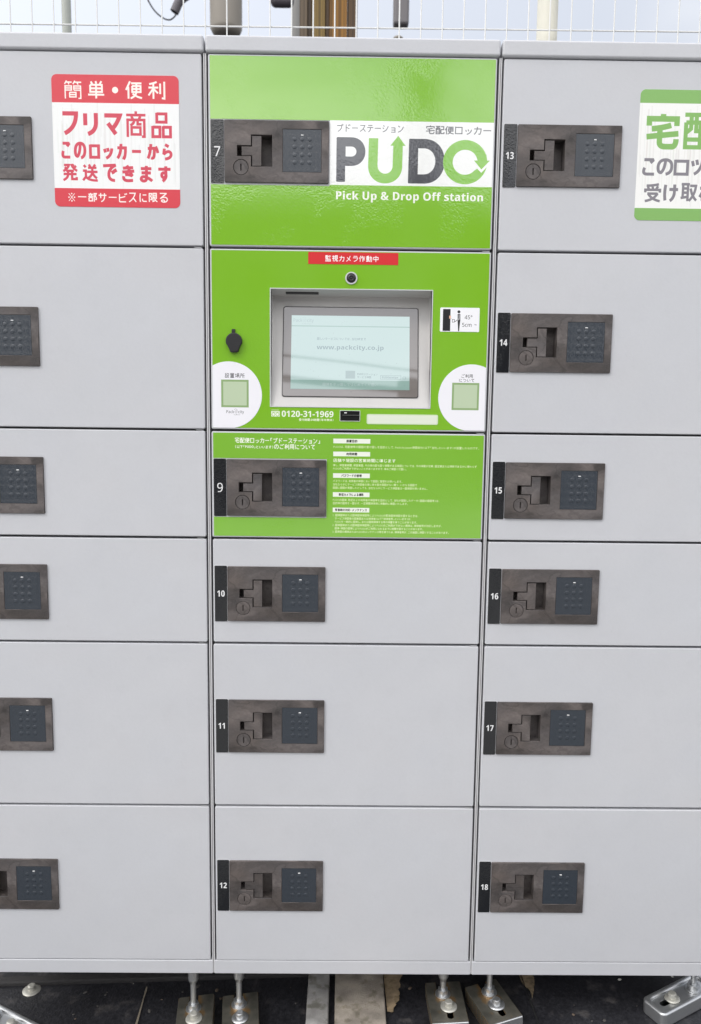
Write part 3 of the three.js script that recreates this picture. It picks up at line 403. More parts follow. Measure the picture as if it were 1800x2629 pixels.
// row 2: terminal
const term = doorsC[1], RX0 = 0.1111, RX1 = 0.3931, RY0 = 1.2437, RY1 = 1.4464;
function packcity(c, x, y, w, col) {   // the wordmark: Pack (ring) city
  c.save(); c.translate(x, y); c.scale(w / 372, w / 372); c.fillStyle = col; c.strokeStyle = col; c.textAlign = 'left'; c.font = '82px sans-serif';
  const a = c.measureText('Pack').width; c.save(); c.scale(168 / a, 1); c.fillText('Pack', 0, 0); c.restore(); const b = c.measureText('city').width; c.save(); c.translate(248, 0); c.scale(124 / b, 1); c.fillText('city', 0, 0); c.restore();
  c.globalAlpha = 0.55; c.lineWidth = 6; c.beginPath(); c.arc(206, -26, 26, 0, 7); c.stroke(); c.beginPath(); c.moveTo(206, -36); c.lineTo(206, -10); c.moveTo(196, -30); c.lineTo(216, -30); c.stroke(); c.beginPath(); c.arc(200, -56, 32, -2.8, 0.5); c.stroke(); c.beginPath(); c.arc(190, 4, 34, 0.2, 2.6); c.stroke(); c.fillRect(205, 30, 88, 7); c.restore();
}
film(term, 'green_film', 'green film round the touch screen', fx0, ROWS[2] + 0.0045, fx1, ROWS[1] - 0.0045, 2048, (c, X, Y, k, W, H) => {
  c.fillStyle = GREEN; c.fillRect(0, 0, 4000, 4000);
  // telephone line
  setInk(c, '#fafff0'); c.font = 'bold 100px sans-serif'; const t = '0120-31-1969', w = c.measureText(t).width; c.save(); c.translate(X(0.1302), Y(1.2252)); c.scale((X(0.2230) - X(0.1302)) / w, 0.0109 * k / 73); c.fillText(t, 0, 0); c.restore();
  c.fillRect(X(0.1120), Y(1.2350), 0.0150 * k, 0.0096 * k); c.strokeStyle = GREEN; c.lineWidth = 0.0007 * k; for (const d of [0.0040, 0.0110]) { c.beginPath(); c.ellipse(X(0.1120 + d), Y(1.2292), 0.0027 * k, 0.0029 * k, 0, 0, 7); c.stroke(); } c.beginPath(); c.moveTo(X(0.1132), Y(1.2332)); c.lineTo(X(0.1258), Y(1.2332)); c.stroke();
  setInk(c, '#eaf6d2'); c.fillRect(X(0.1124), Y(1.2374), 0.0130 * k, 0.0008 * k);
  setInk(c, '#f4fce2'); writeLine(c, '受付時間:24時間（年中無休）', X(0.1610), Y(1.2204), 0.0049 * k, 0.0007 * k, { fit: X(0.2232) - X(0.1610) });
}, { hole: [[[RX0 - 0.001, RY0 - 0.001], [RX0 - 0.001, RY1 + 0.001], [RX1 + 0.001, RY1 + 0.001], [RX1 + 0.001, RY0 - 0.001]]] });
const paperMat = (map) => phy({ map, roughness: 0.4, ior: 1.5 });
film(term, 'warning_sticker', 'red sticker with white characters', 0.1762, 1.4890, 0.3326, 1.5095, 900, (c, X, Y, k, W, H) => { c.fillStyle = '#d8262c'; c.fillRect(0, 0, W, H); setInk(c, '#fff'); '監視カメラ作動中'.split('').forEach((ch, i) => drawGlyph(c, ch, W * 0.186 + i * W * 0.0757, H * 0.25, W * 0.186 + i * W * 0.0757 + W * 0.07, H * 0.77, 6.6)); }, { z: 0.0008, mat: paperMat, thick: 0.0004 });
// the two white round labels, cut off by the door's edges
function roundLabel(x, cx, right) {
  const R = 0.0584, cy = 1.2624, y0 = ROWS[2] + 0.0045, e = right ? fx1 : fx0, pts = [], dx = Math.abs(e - cx), a0 = Math.acos(dx / R), a1 = Math.asin((cy - y0) / R);
  for (let i = 0; i <= 48; i++) { const a = (Math.PI - a0) - (Math.PI - a0 + a1) * i / 48, px = Math.cos(a) * R, py = Math.sin(a) * R; pts.push([right ? cx - px : cx + px, cy + py]); }
  pts.push([e, y0]);
  const s = polyShape(pts), bx = right ? e - 0.1 : e, map = canvas(1024, 1260, (c, W, H) => {
    const k = 1024 / 0.1, X = (v) => (v - bx) * k, Y = (v) => (y0 + 0.123 - v) * k; c.fillStyle = '#f3f2f7'; c.fillRect(0, 0, W, H); setInk(c, '#2b2c2f');
    if (!right) { '設置場所'.split('').forEach((ch, i) => drawGlyph(c, ch, X(0.0300 + i * 0.00905), Y(1.3006), X(0.0300 + i * 0.00905 + 0.0082), Y(1.2922), 7)); c.fillStyle = '#8fac76'; c.fillRect(X(0.0237), Y(1.2891), 0.0485 * k, 0.0483 * k); c.fillStyle = '#bfd0b0'; c.fillRect(X(0.0272), Y(1.2857), 0.0415 * k, 0.0415 * k); packcity(c, X(0.0320), Y(1.2305), 0.0318 * k, '#4c4d50'); }
    else { 'ご利用'.split('').forEach((ch, i) => drawGlyph(c, ch, X(0.4474 + i * 0.0072), Y(1.3038), X(0.4474 + i * 0.0072 + 0.0068), Y(1.2970), 6)); 'について'.split('').forEach((ch, i) => drawGlyph(c, ch, X(0.4436 + i * 0.0071), Y(1.2960), X(0.4436 + i * 0.0071 + 0.0066), Y(1.2900), 6)); c.fillStyle = '#8fac76'; c.fillRect(X(0.4321), Y(1.2885), 0.0481 * k, 0.0478 * k); c.fillStyle = '#bfd0b0'; c.fillRect(X(0.4355), Y(1.2851), 0.0413 * k, 0.0410 * k); }
  });
  const m = mesh('round_label', uvBox(slab(s, 0.0004, 0.0001, 0.0008, 1), bx, y0, 0.1, 0.123), paperMat(map), term); m.userData = { label: right ? 'white round label with a green square below two lines of text' : 'white round label with a green square above a grey wordmark' };
}
roundLabel(0, 0.0372, false); roundLabel(0, 0.4664, true);
film(term, 'notice_sticker', 'white pictogram sticker of a person holding a phone to a locker', 0.4078, 1.3768, 0.4769, 1.4183, 720, (c, X, Y, k, W, H) => {
  c.fillStyle = '#f6f6f9'; c.fillRect(0, 0, W, H); const u = W / 690; c.scale(u, u); setInk(c, '#1d1d20');
  c.fillRect(48, 26, 132, 374); c.fillStyle = '#e9b998'; c.fillRect(158, 138, 30, 50); setInk(c, '#1d1d20');
  c.beginPath(); c.arc(326, 70, 25, 0, 7); c.fill(); c.beginPath(); c.moveTo(306, 108); c.lineTo(352, 108); c.lineTo(354, 210); c.lineTo(338, 404); c.lineTo(322, 404); c.lineTo(308, 210); c.closePath(); c.fill();
  c.strokeStyle = '#f6f6f9'; c.lineWidth = 20; c.beginPath(); c.moveTo(336, 120); c.lineTo(334, 190); c.lineTo(258, 240); c.stroke(); setInk(c, '#1d1d20'); c.lineWidth = 9; c.beginPath(); c.moveTo(338, 120); c.lineTo(334, 190); c.lineTo(256, 242); c.stroke();
  c.lineWidth = 7; c.strokeRect(214, 204, 38, 44); c.globalAlpha = 0.4; c.lineWidth = 4; c.beginPath(); c.moveTo(190, 180); c.lineTo(222, 208); c.stroke(); c.globalAlpha = 1;
  c.font = '92px sans-serif'; c.fillText('45°', 428, 196); c.fillText('5cm', 384, 326); c.fillText('~', 598, 322); c.fillRect(30, 412, 620, 14);
}, { z: 0.0008, r: 0.002, mat: paperMat, thick: 0.0004 });
film(term, 'paper_label', 'blank white strip label', 0.2817, 1.2140, 0.4086, 1.2318, 512, (c, X, Y, k, W, H) => { c.fillStyle = '#d6e4c2'; c.fillRect(0, 0, W, H); c.fillStyle = '#e4ebda'; c.fillRect(10, 8, W - 20, H - 16); }, { z: 0.0008, r: 0.003, mat: paperMat, thick: 0.0004 });
{ // slot for a card, key cover, camera
  const frame = rectShape(0.2337, 1.2186, 0.2700, 1.2376, 0.0008); frame.holes.push(new THREE.Path([[0.2345, 1.2193], [0.2345, 1.2369], [0.2692, 1.2369], [0.2692, 1.2193]].map(([x, y]) => new THREE.Vector2(x, y))));
  mesh('slot_frame', slab(frame, 0.002, 0.0002, 0.0016), ledMat, term);
  mesh('card_slot', slab(rectShape(0.2345, 1.2193, 0.2692, 1.2369), 0.0014, 0.0002, 0.0010), phy({ color: lin(0.012, 0.012, 0.013), roughness: 0.2 }), term);
  mesh('slot_lip', rbox(0.030, 0.0011, 0.002, 0.0004, 0.2535, 1.2293, 0.0014), std({ color: lin(0.1, 0.1, 0.1), roughness: 0.3 }), term); mesh('slot_mark', rbox(0.0046, 0.0018, 0.0006, 0.0002, 0.2440, 1.2335, 0.0012), ledMat, term);
  const ringP = [[0.0082, 0], [0.0105, 0], [0.0107, 0.0012], [0.0103, 0.0020], [0.0086, 0.0020], [0.0082, 0.0010]].map(([x, y]) => new THREE.Vector2(x, y));
  const cg = new THREE.Group(); cg.name = 'security_camera'; cg.position.set(0.2514, 1.4659, 0.0004); term.add(cg);
  // kept to two levels below the locker: ring and lens sit on the door
  term.remove(cg);
  mesh('camera_ring', new THREE.LatheGeometry(ringP, 36).rotateX(Math.PI / 2), edgePaint, term, [0.2514, 1.4659, 0.0004]);
  mesh('camera_lens', new THREE.LatheGeometry([[0, 0.0022], [0.0018, 0.0020], [0.0030, 0.0012], [0.0034, 0.0026], [0.0050, 0.0024], [0.0053, 0.0012], [0.0072, 0.0014], [0.0086, 0.0006]].map(([x, y]) => new THREE.Vector2(x, y)), 36).rotateX(Math.PI / 2), phy({ color: lin(0.012, 0.012, 0.013), roughness: 0.25, side: THREE.DoubleSide }), term, [0.2514, 1.4659, 0.0004]);
  const s = new THREE.Shape(); s.moveTo(-0.0068, -0.0188); s.quadraticCurveTo(0, -0.0208, 0.0068, -0.0188); s.quadraticCurveTo(0.0100, -0.0100, 0.0136, -0.0045); s.absarc(0, 0, 0.0143, -0.32, Math.PI + 0.32); s.quadraticCurveTo(-0.0100, -0.0100, -0.0068, -0.0188);
  mesh('key_cover', slab(s, 0.008, 0.0018, 0.0085, 3).rotateZ(0.03), rubber, term, [0.0473, 1.3556, 0]); mesh('cover_strap', rbox(0.0062, 0.011, 0.003, 0.001, 0.0461, 1.3712, 0.0018), rubber, term);
}
{ // tilted recess with the touch screen
  const ZT = -0.045, ZB = -0.0025, YB = 1.4405, tri = (x) => [[x, RY0, 0], [x, RY0, ZB], [x, YB, ZT], [x, RY1, 0]];
  const P = [], I = [], U = [], quad = (a, b, c, d) => { const n = P.length / 3; for (const v of [a, b, c, d]) { P.push(...v); U.push(v[0] * 4, v[1] * 4 + v[2] * 4); } I.push(n, n + 1, n + 2, n, n + 2, n + 3); };
  quad(...tri(RX0)); quad(...tri(RX1).reverse()); quad([RX0, RY1, 0], [RX0, YB, ZT], [RX1, YB, ZT], [RX1, RY1, 0]); quad([RX0, RY0, 0], [RX1, RY0, 0], [RX1, RY0, ZB], [RX0, RY0, ZB]); quad([RX0, RY0, ZB], [RX1, RY0, ZB], [RX1, YB, ZT], [RX0, YB, ZT]);
  const g = new THREE.BufferGeometry(); g.setAttribute('position', new THREE.Float32BufferAttribute(P, 3)); g.setAttribute('uv', new THREE.Float32BufferAttribute(U, 2)); g.setIndex(I); const gf = g.toNonIndexed(); gf.computeVertexNormals();
  const shell = std({ color: lin(0.64, 0.625, 0.61), roughness: 0.5, map: paintTone, side: THREE.DoubleSide }); mesh('screen_recess', gf, shell, term);
  mesh('card_reader_strip', rbox(0.058, 0.003, 0.012, 0.0006, 0.165, RY1 - 0.0035, -0.022), blackPlastic, term);
  const rim = rectShape(RX0 - 0.0015, RY0 - 0.0015, RX1 + 0.0015, RY1 + 0.0015, 0.001); rim.holes.push(new THREE.Path([[RX0 + 0.0002, RY0 + 0.0002], [RX0 + 0.0002, RY1 - 0.0002], [RX1 - 0.0002, RY1 - 0.0002], [RX1 - 0.0002, RY0 + 0.0002]].map(([x, y]) => new THREE.Vector2(x, y))));
  mesh('recess_rim', slab(rim, 0.003, 0.0004, 0.0012), edgePaint, term);
  // screen: its own axes lie in the tilted plane
  const tilt = -Math.atan2(ZB - ZT, YB - RY0), place = (m) => { m.position.set(0, RY0, ZB); m.rotation.x = tilt; return m; };
  const r = rng(29), specks = Array.from({ length: 230 }, () => [r(), r(), r()]);
  const dirt = (c, W, H, n0, n1) => { for (const [a, b, s] of specks.slice(n0, n1)) { c.fillStyle = `rgba(70,72,70,${0.10 + 0.32 * s})`; c.beginPath(); c.ellipse(a * W, b * H, 1 + 2.4 * s * s, 1 + 3.2 * s * b, s * 3, 0, 7); c.fill(); } };
  place(mesh('screen_gasket', slab(rectShape(0.1302, 0.0172, 0.3732, 0.1825, 0.0045), 0.002, 0.0003, 0.0012), rubber, term));
  const bz = uvBox(slab(rectShape(0.1314, 0.0184, 0.3720, 0.1813, 0.004), 0.002, 0.0003, 0.0016), 0.1314, 0.0184, 0.2406, 0.1629);
  place(mesh('screen_bezel', bz, phy({ map: canvas(1024, 720, (c, W, H) => { c.fillStyle = '#7b7571'; c.fillRect(0, 0, W, H); dirt(c, W, H, 0, 130); }), roughness: 0.03, ior: 2.1 }), term));
  const dg = uvBox(slab(rectShape(0.1455, 0.0315, 0.3573, 0.1660), 0.0006, 0.0001, 0.0019, 1), 0.1455, 0.0315, 0.2118, 0.1345);
  const pic = canvas(1280, 846, (c, W, H) => {
    c.fillStyle = '#cfe9e6'; c.fillRect(0, 0, W, H); const sx = W / 1073, sy = H / 666; c.save(); c.scale(sx, sy); c.translate(-243, -322);
    packcity(c, 256, 382, 188, '#b2cccd'); c.fillStyle = '#a5c9c0'; c.fillRect(243, 414, 1073, 9);
    setInk(c, '#94afb4'); writeLine(c, '詳しいサービスについては、当社HPまで', 474, 532, 26, 2.6, { fit: 446 }); c.font = 'bold 54px sans-serif'; const w = c.measureText('www.packcity.co.jp').width; c.save(); c.translate(474, 628); c.scale(610 / w, 1); c.fillText('www.packcity.co.jp', 0, 0); c.restore();
    c.fillStyle = '#adc6c6'; c.fillRect(738, 820, 86, 70); setInk(c, '#98b2b4'); writeLine(c, 'PUDOステーション', 842, 850, 22, 2.4, { fit: 186 }); writeLine(c, 'サービス案内', 842, 876, 22, 2.4, { fit: 128 });
    c.lineWidth = 3; c.strokeRect(1054, 860, 184, 32); c.font = 'bold 24px sans-serif'; c.fillText('PUDOstation', 1066, 885); c.font = '16px sans-serif'; c.fillText('f', 1146, 850); c.strokeRect(1256, 870, 26, 18);
    c.fillStyle = '#9fc4ba'; c.fillRect(237, 906, 1090, 90); setInk(c, '#c4dcd8'); writeLine(c, '画面をタッチしてはじめてください', 530, 944, 30, 3, { fit: 500 }); c.restore(); dirt(c, W, H, 100, 230);
  });
  place(mesh('display_screen', dg, phy({ color: lin(0.03, 0.03, 0.03), roughness: 0.03, ior: 2.1, emissive: lin(0.74, 0.74, 0.74), emissiveMap: pic }), term));
}
// stickers of the side columns
const drip = (c, W, H, y0, y1, seed) => { const r = rng(seed); for (let i = 0; i < 90; i++) { c.fillStyle = `rgba(${120 + r() * 40},${120 + r() * 30},${120},${0.02 + r() * 0.05})`; const a = y0 + (y1 - y0) * r() * 0.5; c.fillRect(r() * W, a, 3 + r() * 16, (y1 - a) * (0.3 + 0.7 * r())); } };
const stickerMat = (map, w, h) => phy({ map, roughness: 0.3, ior: 1.5, bumpMap: rep(peel, w / 0.5, h / 0.5), bumpScale: 0.00012 });
film(doorsL[0], 'red_sticker', 'red and white sticker with rounded corners and red characters', -0.2585, 1.5792, -0.0441, 1.7938, 1280, (c, X, Y, k, W, H) => {
  c.fillStyle = '#f6f7f6'; c.fillRect(0, 0, W, H); drip(c, W, H, H * 0.2, H * 0.86, 5); c.fillStyle = '#dc4450'; c.fillRect(0, 0, W, H * 0.2105); c.fillRect(0, H * 0.858, W, H);
  const map = (x, y) => { const xl = 50 + 0.0353 * (y - 50), xr = 1492 + 0.0187 * (y - 50), yt = 50 + 0.008 * (x - 50); return [(x - xl) / (xr - xl) * W, (y - yt) / 1500 * H]; };
  const put = (ch, x0, x1, y0, y1, lw) => { const a = map(x0, y0), b = map(x1, y1); drawGlyph(c, ch, a[0], a[1], b[0], b[1], lw, true); };
  const s = W / 1450; setInk(c, '#fff6ee');
  [['簡', 195, 405], ['単', 455, 665], ['便', 885, 1092], ['利', 1140, 1345]].forEach(([ch, a, b]) => put(ch, a, b, 115, 332, (ch === '簡' ? 14.5 : 21) * s)); { const m = map(775, 225); c.beginPath(); c.arc(m[0], m[1], 35 * s, 0, 7); c.fill(); }
  setInk(c, '#d64a5e'); [['フ', 155, 365, 465, 740], ['リ', 412, 588, 458, 745], ['マ', 630, 858, 485, 745], ['商', 885, 1140, 445, 768], ['品', 1182, 1422, 458, 764]].forEach(([ch, a, b, y0, y1]) => put(ch, a, b, y0, y1, (ch === '商' ? 29 : ch === '品' ? 33 : 47) * s));
  [['こ', 165, 288, 810, 1002], ['の', 308, 455, 808, 1010], ['ロ', 480, 610, 822, 1002], ['ッ', 640, 760, 860, 1012], ['カ', 785, 915, 812, 1012], ['か', 1130, 1280, 812, 1012], ['ら', 1310, 1430, 818, 1016]].forEach(([ch, a, b, y0, y1]) => put(ch, a, b, y0, y1, 33 * s)); put('ー', 950, 1090, 810, 1020, 34 * s);
  [['発', 175, 367], ['送', 398, 597], ['で', 625, 810], ['き', 842, 1015], ['ま', 1052, 1217], ['す', 1250, 1427]].forEach(([ch, a, b], i) => put(ch, a, b, 1048 + i * 3, 1262 + i * 2, (i < 2 ? 27 : 34) * s));
  setInk(c, '#fff4ee'); [['※', 245, 335], ['部', 468, 577], ['サ', 586, 692], ['ビ', 822, 920], ['ス', 930, 1027], ['に', 1055, 1147], ['限', 1160, 1267], ['る', 1280, 1380]].forEach(([ch, a, b], i) => put(ch, a, b, 1386, 1500, (ch === '※' ? 7 : 13) * s)); put('一', 352, 462, 1380, 1495, 12 * s); put('ー', 700, 806, 1385, 1498, 12 * s);
}, { r: 0.009, z: 0.0005, mat: stickerMat });
film(doorsR[0], 'green_sticker', 'green and white sticker with rounded corners and green and grey characters', 0.7395, 1.5703, 0.9540, 1.7846, 1280, (c, X, Y, k, W, H) => {
  c.fillStyle = '#f6f6f3'; c.fillRect(0, 0, W, H); drip(c, W, H, H * 0.1, H * 0.9, 8); c.fillStyle = '#86b866'; c.fillRect(0, 0, W, H * 0.1025); c.fillRect(0, H * 0.905, W, H);
  const map = (x, y) => { const xl = 290 - 0.056 * (y - 122); return [(x - xl) * 0.0001058 * k, (y - 122 - 0.013 * (x - 290)) / 2108 * H]; };
  const put = (ch, x0, x1, y0, y1, lw) => { const a = map(x0, y0), b = map(x1, y1); drawGlyph(c, ch, a[0], a[1], b[0], b[1], lw, true); }, s = 0.0001058 * k;
  setInk(c, '#86b964'); [['宅', 357, 925], ['配', 975, 1540], ['便', 1600, 2165]].forEach(([ch, a, b], i) => put(ch, a, b, i ? 490 : 465, 1085, (i ? 66 : 88) * s));
  setInk(c, '#858289'); 'このロッカーで'.split('').forEach((ch, i) => { const q = [[318, 522], [550, 805], [830, 1062], [1105, 1300], [1330, 1540], [1570, 1780], [1810, 2050]][i]; put(ch, ...q, 1220, 1505, 48 * s); });
  '受け取れます'.split('').forEach((ch, i) => { const q = [[345, 612], [660, 905], [928, 1208], [1235, 1480], [1510, 1760], [1790, 2040]][i]; put(ch, ...q, 1620, 1940, (i === 0 || i === 2 ? 40 : 48) * s); });
}, { r: 0.009, z: 0.0005, mat: stickerMat });

// ---------------------------------------------------------------- anchor brackets
function anchorBolt(parent, x, y, z, mat, r = 0.0165) {
  mesh('bolt_washer', new THREE.LatheGeometry([[0, 0], [r, 0], [r, 0.0016], [r * 0.82, 0.0032], [r * 0.62, 0.0042], [0, 0.0042]].map(([a, b]) => new THREE.Vector2(a, b)), 28), mat, parent, [x, y, z]);
  mesh('bolt_head', mergeGeometries([new THREE.CylinderGeometry(0.0084, 0.0090, 0.0078, 6).translate(0, 0.0039, 0), new THREE.CylinderGeometry(0.0060, 0.0080, 0.0012, 12).translate(0, 0.0084, 0)]), mat, parent, [x, y + 0.0042, z], [0, 0.4 + x * 5, 0]);
}
function channel(cx, zFar, turn, label, rod, bolt, boltMat, len = 0.115) {
  const H = 0.03, W = 0.072, gy = groundY(cx), t = thing('anchor_bracket', label, 'bracket', [cx, gy, zFar], turn, 'slotted steel brackets under the lockers'); t.rotation.order = 'ZYX'; t.rotation.z = Math.atan(0.05);
  const loc = ([x, z]) => { const dx = x - cx, dz = z - zFar; return [dx * Math.cos(turn) - dz * Math.sin(turn), dx * Math.sin(turn) + dz * Math.cos(turn)]; };
  const [rx, rz] = loc(rod), [bx, bz] = loc(bolt);
  // top plate seen from above: local x across, local z forwards; open notch for the rod, slot for the bolt
  const s = new THREE.Shape(); s.moveTo(-W / 2, -len); s.lineTo(W / 2, -len); s.lineTo(W / 2, -0.004); s.quadraticCurveTo(W / 2, 0, W / 2 - 0.004, 0); s.lineTo(rx + 0.009, 0); s.lineTo(rx + 0.009, -rz); s.absarc(rx, -rz, 0.009, 0, -Math.PI, true); s.lineTo(rx - 0.009, 0); s.lineTo(-W / 2 + 0.004, 0); s.quadraticCurveTo(-W / 2, 0, -W / 2, -0.004); s.closePath();
  const p = new THREE.Path(); p.moveTo(bx - 0.0062, -bz); p.lineTo(bx - 0.0062, -bz - 0.024); p.absarc(bx, -bz - 0.024, 0.0062, Math.PI, 0, false); p.lineTo(bx + 0.0062, -bz); p.absarc(bx, -bz, 0.0062, 0, Math.PI, false); s.holes.push(p);
  mesh('top_plate', slab(s, 0.003, 0.0005, 0).rotateX(-Math.PI / 2), channelSteel, t, [0, H, 0]);
  for (const sd of [-1, 1]) mesh('side_flange', rbox(0.003, H - 0.0012, len - 0.004, 0.0011, sd * (W / 2 - 0.0014), (H - 0.0012) / 2, len / 2), channelSteel, t);
  mesh('front_flange', rbox(W, H, 0.0042, 0.002, 0, H / 2 + 0.0002, len, 3), zinc, t);
  anchorBolt(t, bx, H + 0.0004, bz, boltMat);
  return t;
}
channel(-0.049, -0.085, 0.12, 'brown stained slotted bracket with a pale bolt below the corner of the red sticker column', [-0.0498, -0.0487], [-0.0423, -0.022], paleZinc);
channel(0.0415, -0.085, 0.13, 'slotted bracket with a shiny bolt beside the bracket with the pale bolt', [0.0414, -0.0543], [0.0497, -0.0187], zinc);
channel(0.460, -0.0955, 0.02, 'straight slotted bracket with rust round its bolt beside a slanted bracket', [0.4553, -0.0604], [0.4643, -0.0255], paleZinc, 0.11);
channel(0.5375, -0.088, 0.31, 'slanted slotted bracket with a bright front lip', [0.5497, -0.0606], [0.5596, -0.0262], zinc, 0.108);
function tray(cx, cz, turn, len, label, holes, boltAt) {   // a pressed tray with rounded shoulders; local x runs along it
  const W = 0.056, H = 0.030, gy = groundY(cx), t = thing('anchor_tray', label, 'bracket', [cx, gy, cz], turn, 'pressed steel anchor trays under the lockers'); t.rotation.order = 'ZYX'; t.rotation.z = Math.atan(0.05);
  const s = rectShape(-len / 2, -W / 2, len / 2, W / 2, 0.011); const inner = rectShape(-len / 2 + 0.0105, -W / 2 + 0.0105, len / 2 - 0.0105, W / 2 - 0.0105, 0.012); s.holes.push(new THREE.Path(inner.getPoints(8)));
  mesh('raised_rim', slab(s, H, 0.0042, 0, 4).rotateX(-Math.PI / 2), zinc, t, [0, H, 0]);
  const f = rectShape(-len / 2 + 0.009, -W / 2 + 0.009, len / 2 - 0.009, W / 2 - 0.009, 0.012); for (const [hx, l] of holes) { const p = new THREE.Path(); p.moveTo(hx - l, -0.0065); p.lineTo(hx + l, -0.0065); p.absarc(hx + l, 0, 0.0065, -Math.PI / 2, Math.PI / 2, false); p.lineTo(hx - l, 0.0065); p.absarc(hx - l, 0, 0.0065, Math.PI / 2, Math.PI * 1.5, false); f.holes.push(p); }
  mesh('sunk_plate', slab(f, 0.003, 0.0004, 0).rotateX(-Math.PI / 2), zinc, t, [0, H - 0.0055, 0]);
  if (boltAt !== undefined) anchorBolt(t, boltAt, H - 0.0052, 0, paleZinc, 0.0148);
  return t;
}
tray(0.9315, -0.0400, 0.464, 0.155, 'shiny pressed tray bracket under the locker column with the green and white sticker', [[-0.030, 0.018]], -0.022);
tray(-0.4180, -0.0330, -0.512, 0.17, 'shiny pressed tray bracket under the outer end of the red sticker column', [[0.030, 0.018]], 0.012);
{ const t = thing('anchor_bolt', 'pale bolt and washer set in the dark ground under the red sticker column', 'bolt', [-0.4209, groundY(-0.4209), -0.158]); anchorBolt(t, 0, 0.0, 0, paleZinc, 0.019); }

// ---------------------------------------------------------------- behind the lockers
{ // block wall, mesh fence
  const blockMat = std({ color: lin(0.34, 0.33, 0.31), roughness: 0.9, bumpMap: rep(fine, 3, 3), bumpScale: 0.003 }), wall = thing('block_wall', 'low grey concrete block wall behind the lockers', 'wall', [0, 0, -0.68]);
  for (let r = 0; r < 3; r++) for (let i = 0; i < 12; i++) mesh('block', rbox(0.39, 0.19, 0.12, 0.004, -2.2 + i * 0.4 + (r % 2) * 0.2, -0.02 + r * 0.2, 0), blockMat, wall);
  const white = std({ color: lin(0.74, 0.74, 0.72), roughness: 0.4 }), fence = thing('mesh_fence', 'white welded wire mesh fence behind the lockers', 'fence', [0, 0, -0.56]);
  const vg = new THREE.CylinderGeometry(0.0017, 0.0017, 1.9, 8), hg = new THREE.CylinderGeometry(0.0019, 0.0019, 4.4, 8).rotateZ(Math.PI / 2);
  for (let i = 0; i < 84; i++) mesh('vertical_wire', vg, white, fence, [-0.5503 - 1.0126 + (i - 10) * 0.05063 + 0.0, 1.5, 0]);
  for (let i = 0; i < 9; i++) mesh('cross_wire', hg, white, fence, [0.3, 2.137 - 1.2 + i * 0.15, -0.0038], [0, 0, 0.0045]);
  for (const x of [-1.32, 0.7199]) mesh('fence_post', mergeGeometries([cyl(0.0245, 2.9, 24).translate(0, 1.35, 0), new THREE.SphereGeometry(0.025, 20, 10).scale(1, 0.5, 1).translate(0, 2.8, 0)]), std({ color: lin(0.72, 0.70, 0.60), roughness: 0.5 }), fence, [x, 0, -0.045]);
}
{ // grey green pole further back
  const t = thing('steel_pole', 'slim grey green pole standing behind the mesh fence', 'pole', [-1.244, groundY(-1.2), -3]); mesh('shaft', cyl(0.024, 5.2, 20).translate(0, 2.6, 0), std({ color: lin(0.42, 0.44, 0.40), roughness: 0.5 }), t); mesh('base_plate', rbox(0.18, 0.02, 0.18, 0.004, 0, 0.01, 0), zinc, t);
}
{ // brown pylon of vertical boards
  const t = thing('sign_pylon', 'tall brown and golden pylon of upright boards behind the fence', 'pylon', [0.0645, groundY(0), -6]);
  [['#a08a70', -0.222, 0.07], ['#6e5b48', -0.168, 0.036], ['#bd9c52', -0.09, 0.118], ['#7d6242', -0.012, 0.036], ['#d2963a', 0.085, 0.154], ['#8a6a45', 0.208, 0.09]].forEach(([c, x, w], i) => mesh('board', rbox(w, 7.2, 0.10 + (i % 2 ? 0 : 0.03), 0.006, x, 3.6, 0), std({ color: c, roughness: 0.65, map: rep(stain, 2, 0.4), }), t));
  mesh('footing', rbox(0.7, 0.2, 0.4, 0.02, 0, 0.1, 0), std({ color: lin(0.3, 0.3, 0.29), roughness: 0.9 }), t);
}
const poleMat = std({ color: lin(0.24, 0.235, 0.225), roughness: 0.85, bumpMap: rep(fine, 2, 12), bumpScale: 0.002 }), cable = std({ color: lin(0.02, 0.02, 0.022), roughness: 0.6 });
const tube = (pts, r, n = 40) => new THREE.TubeGeometry(new THREE.CatmullRomCurve3(pts.map((p) => new THREE.Vector3(...p))), n, r, 8);
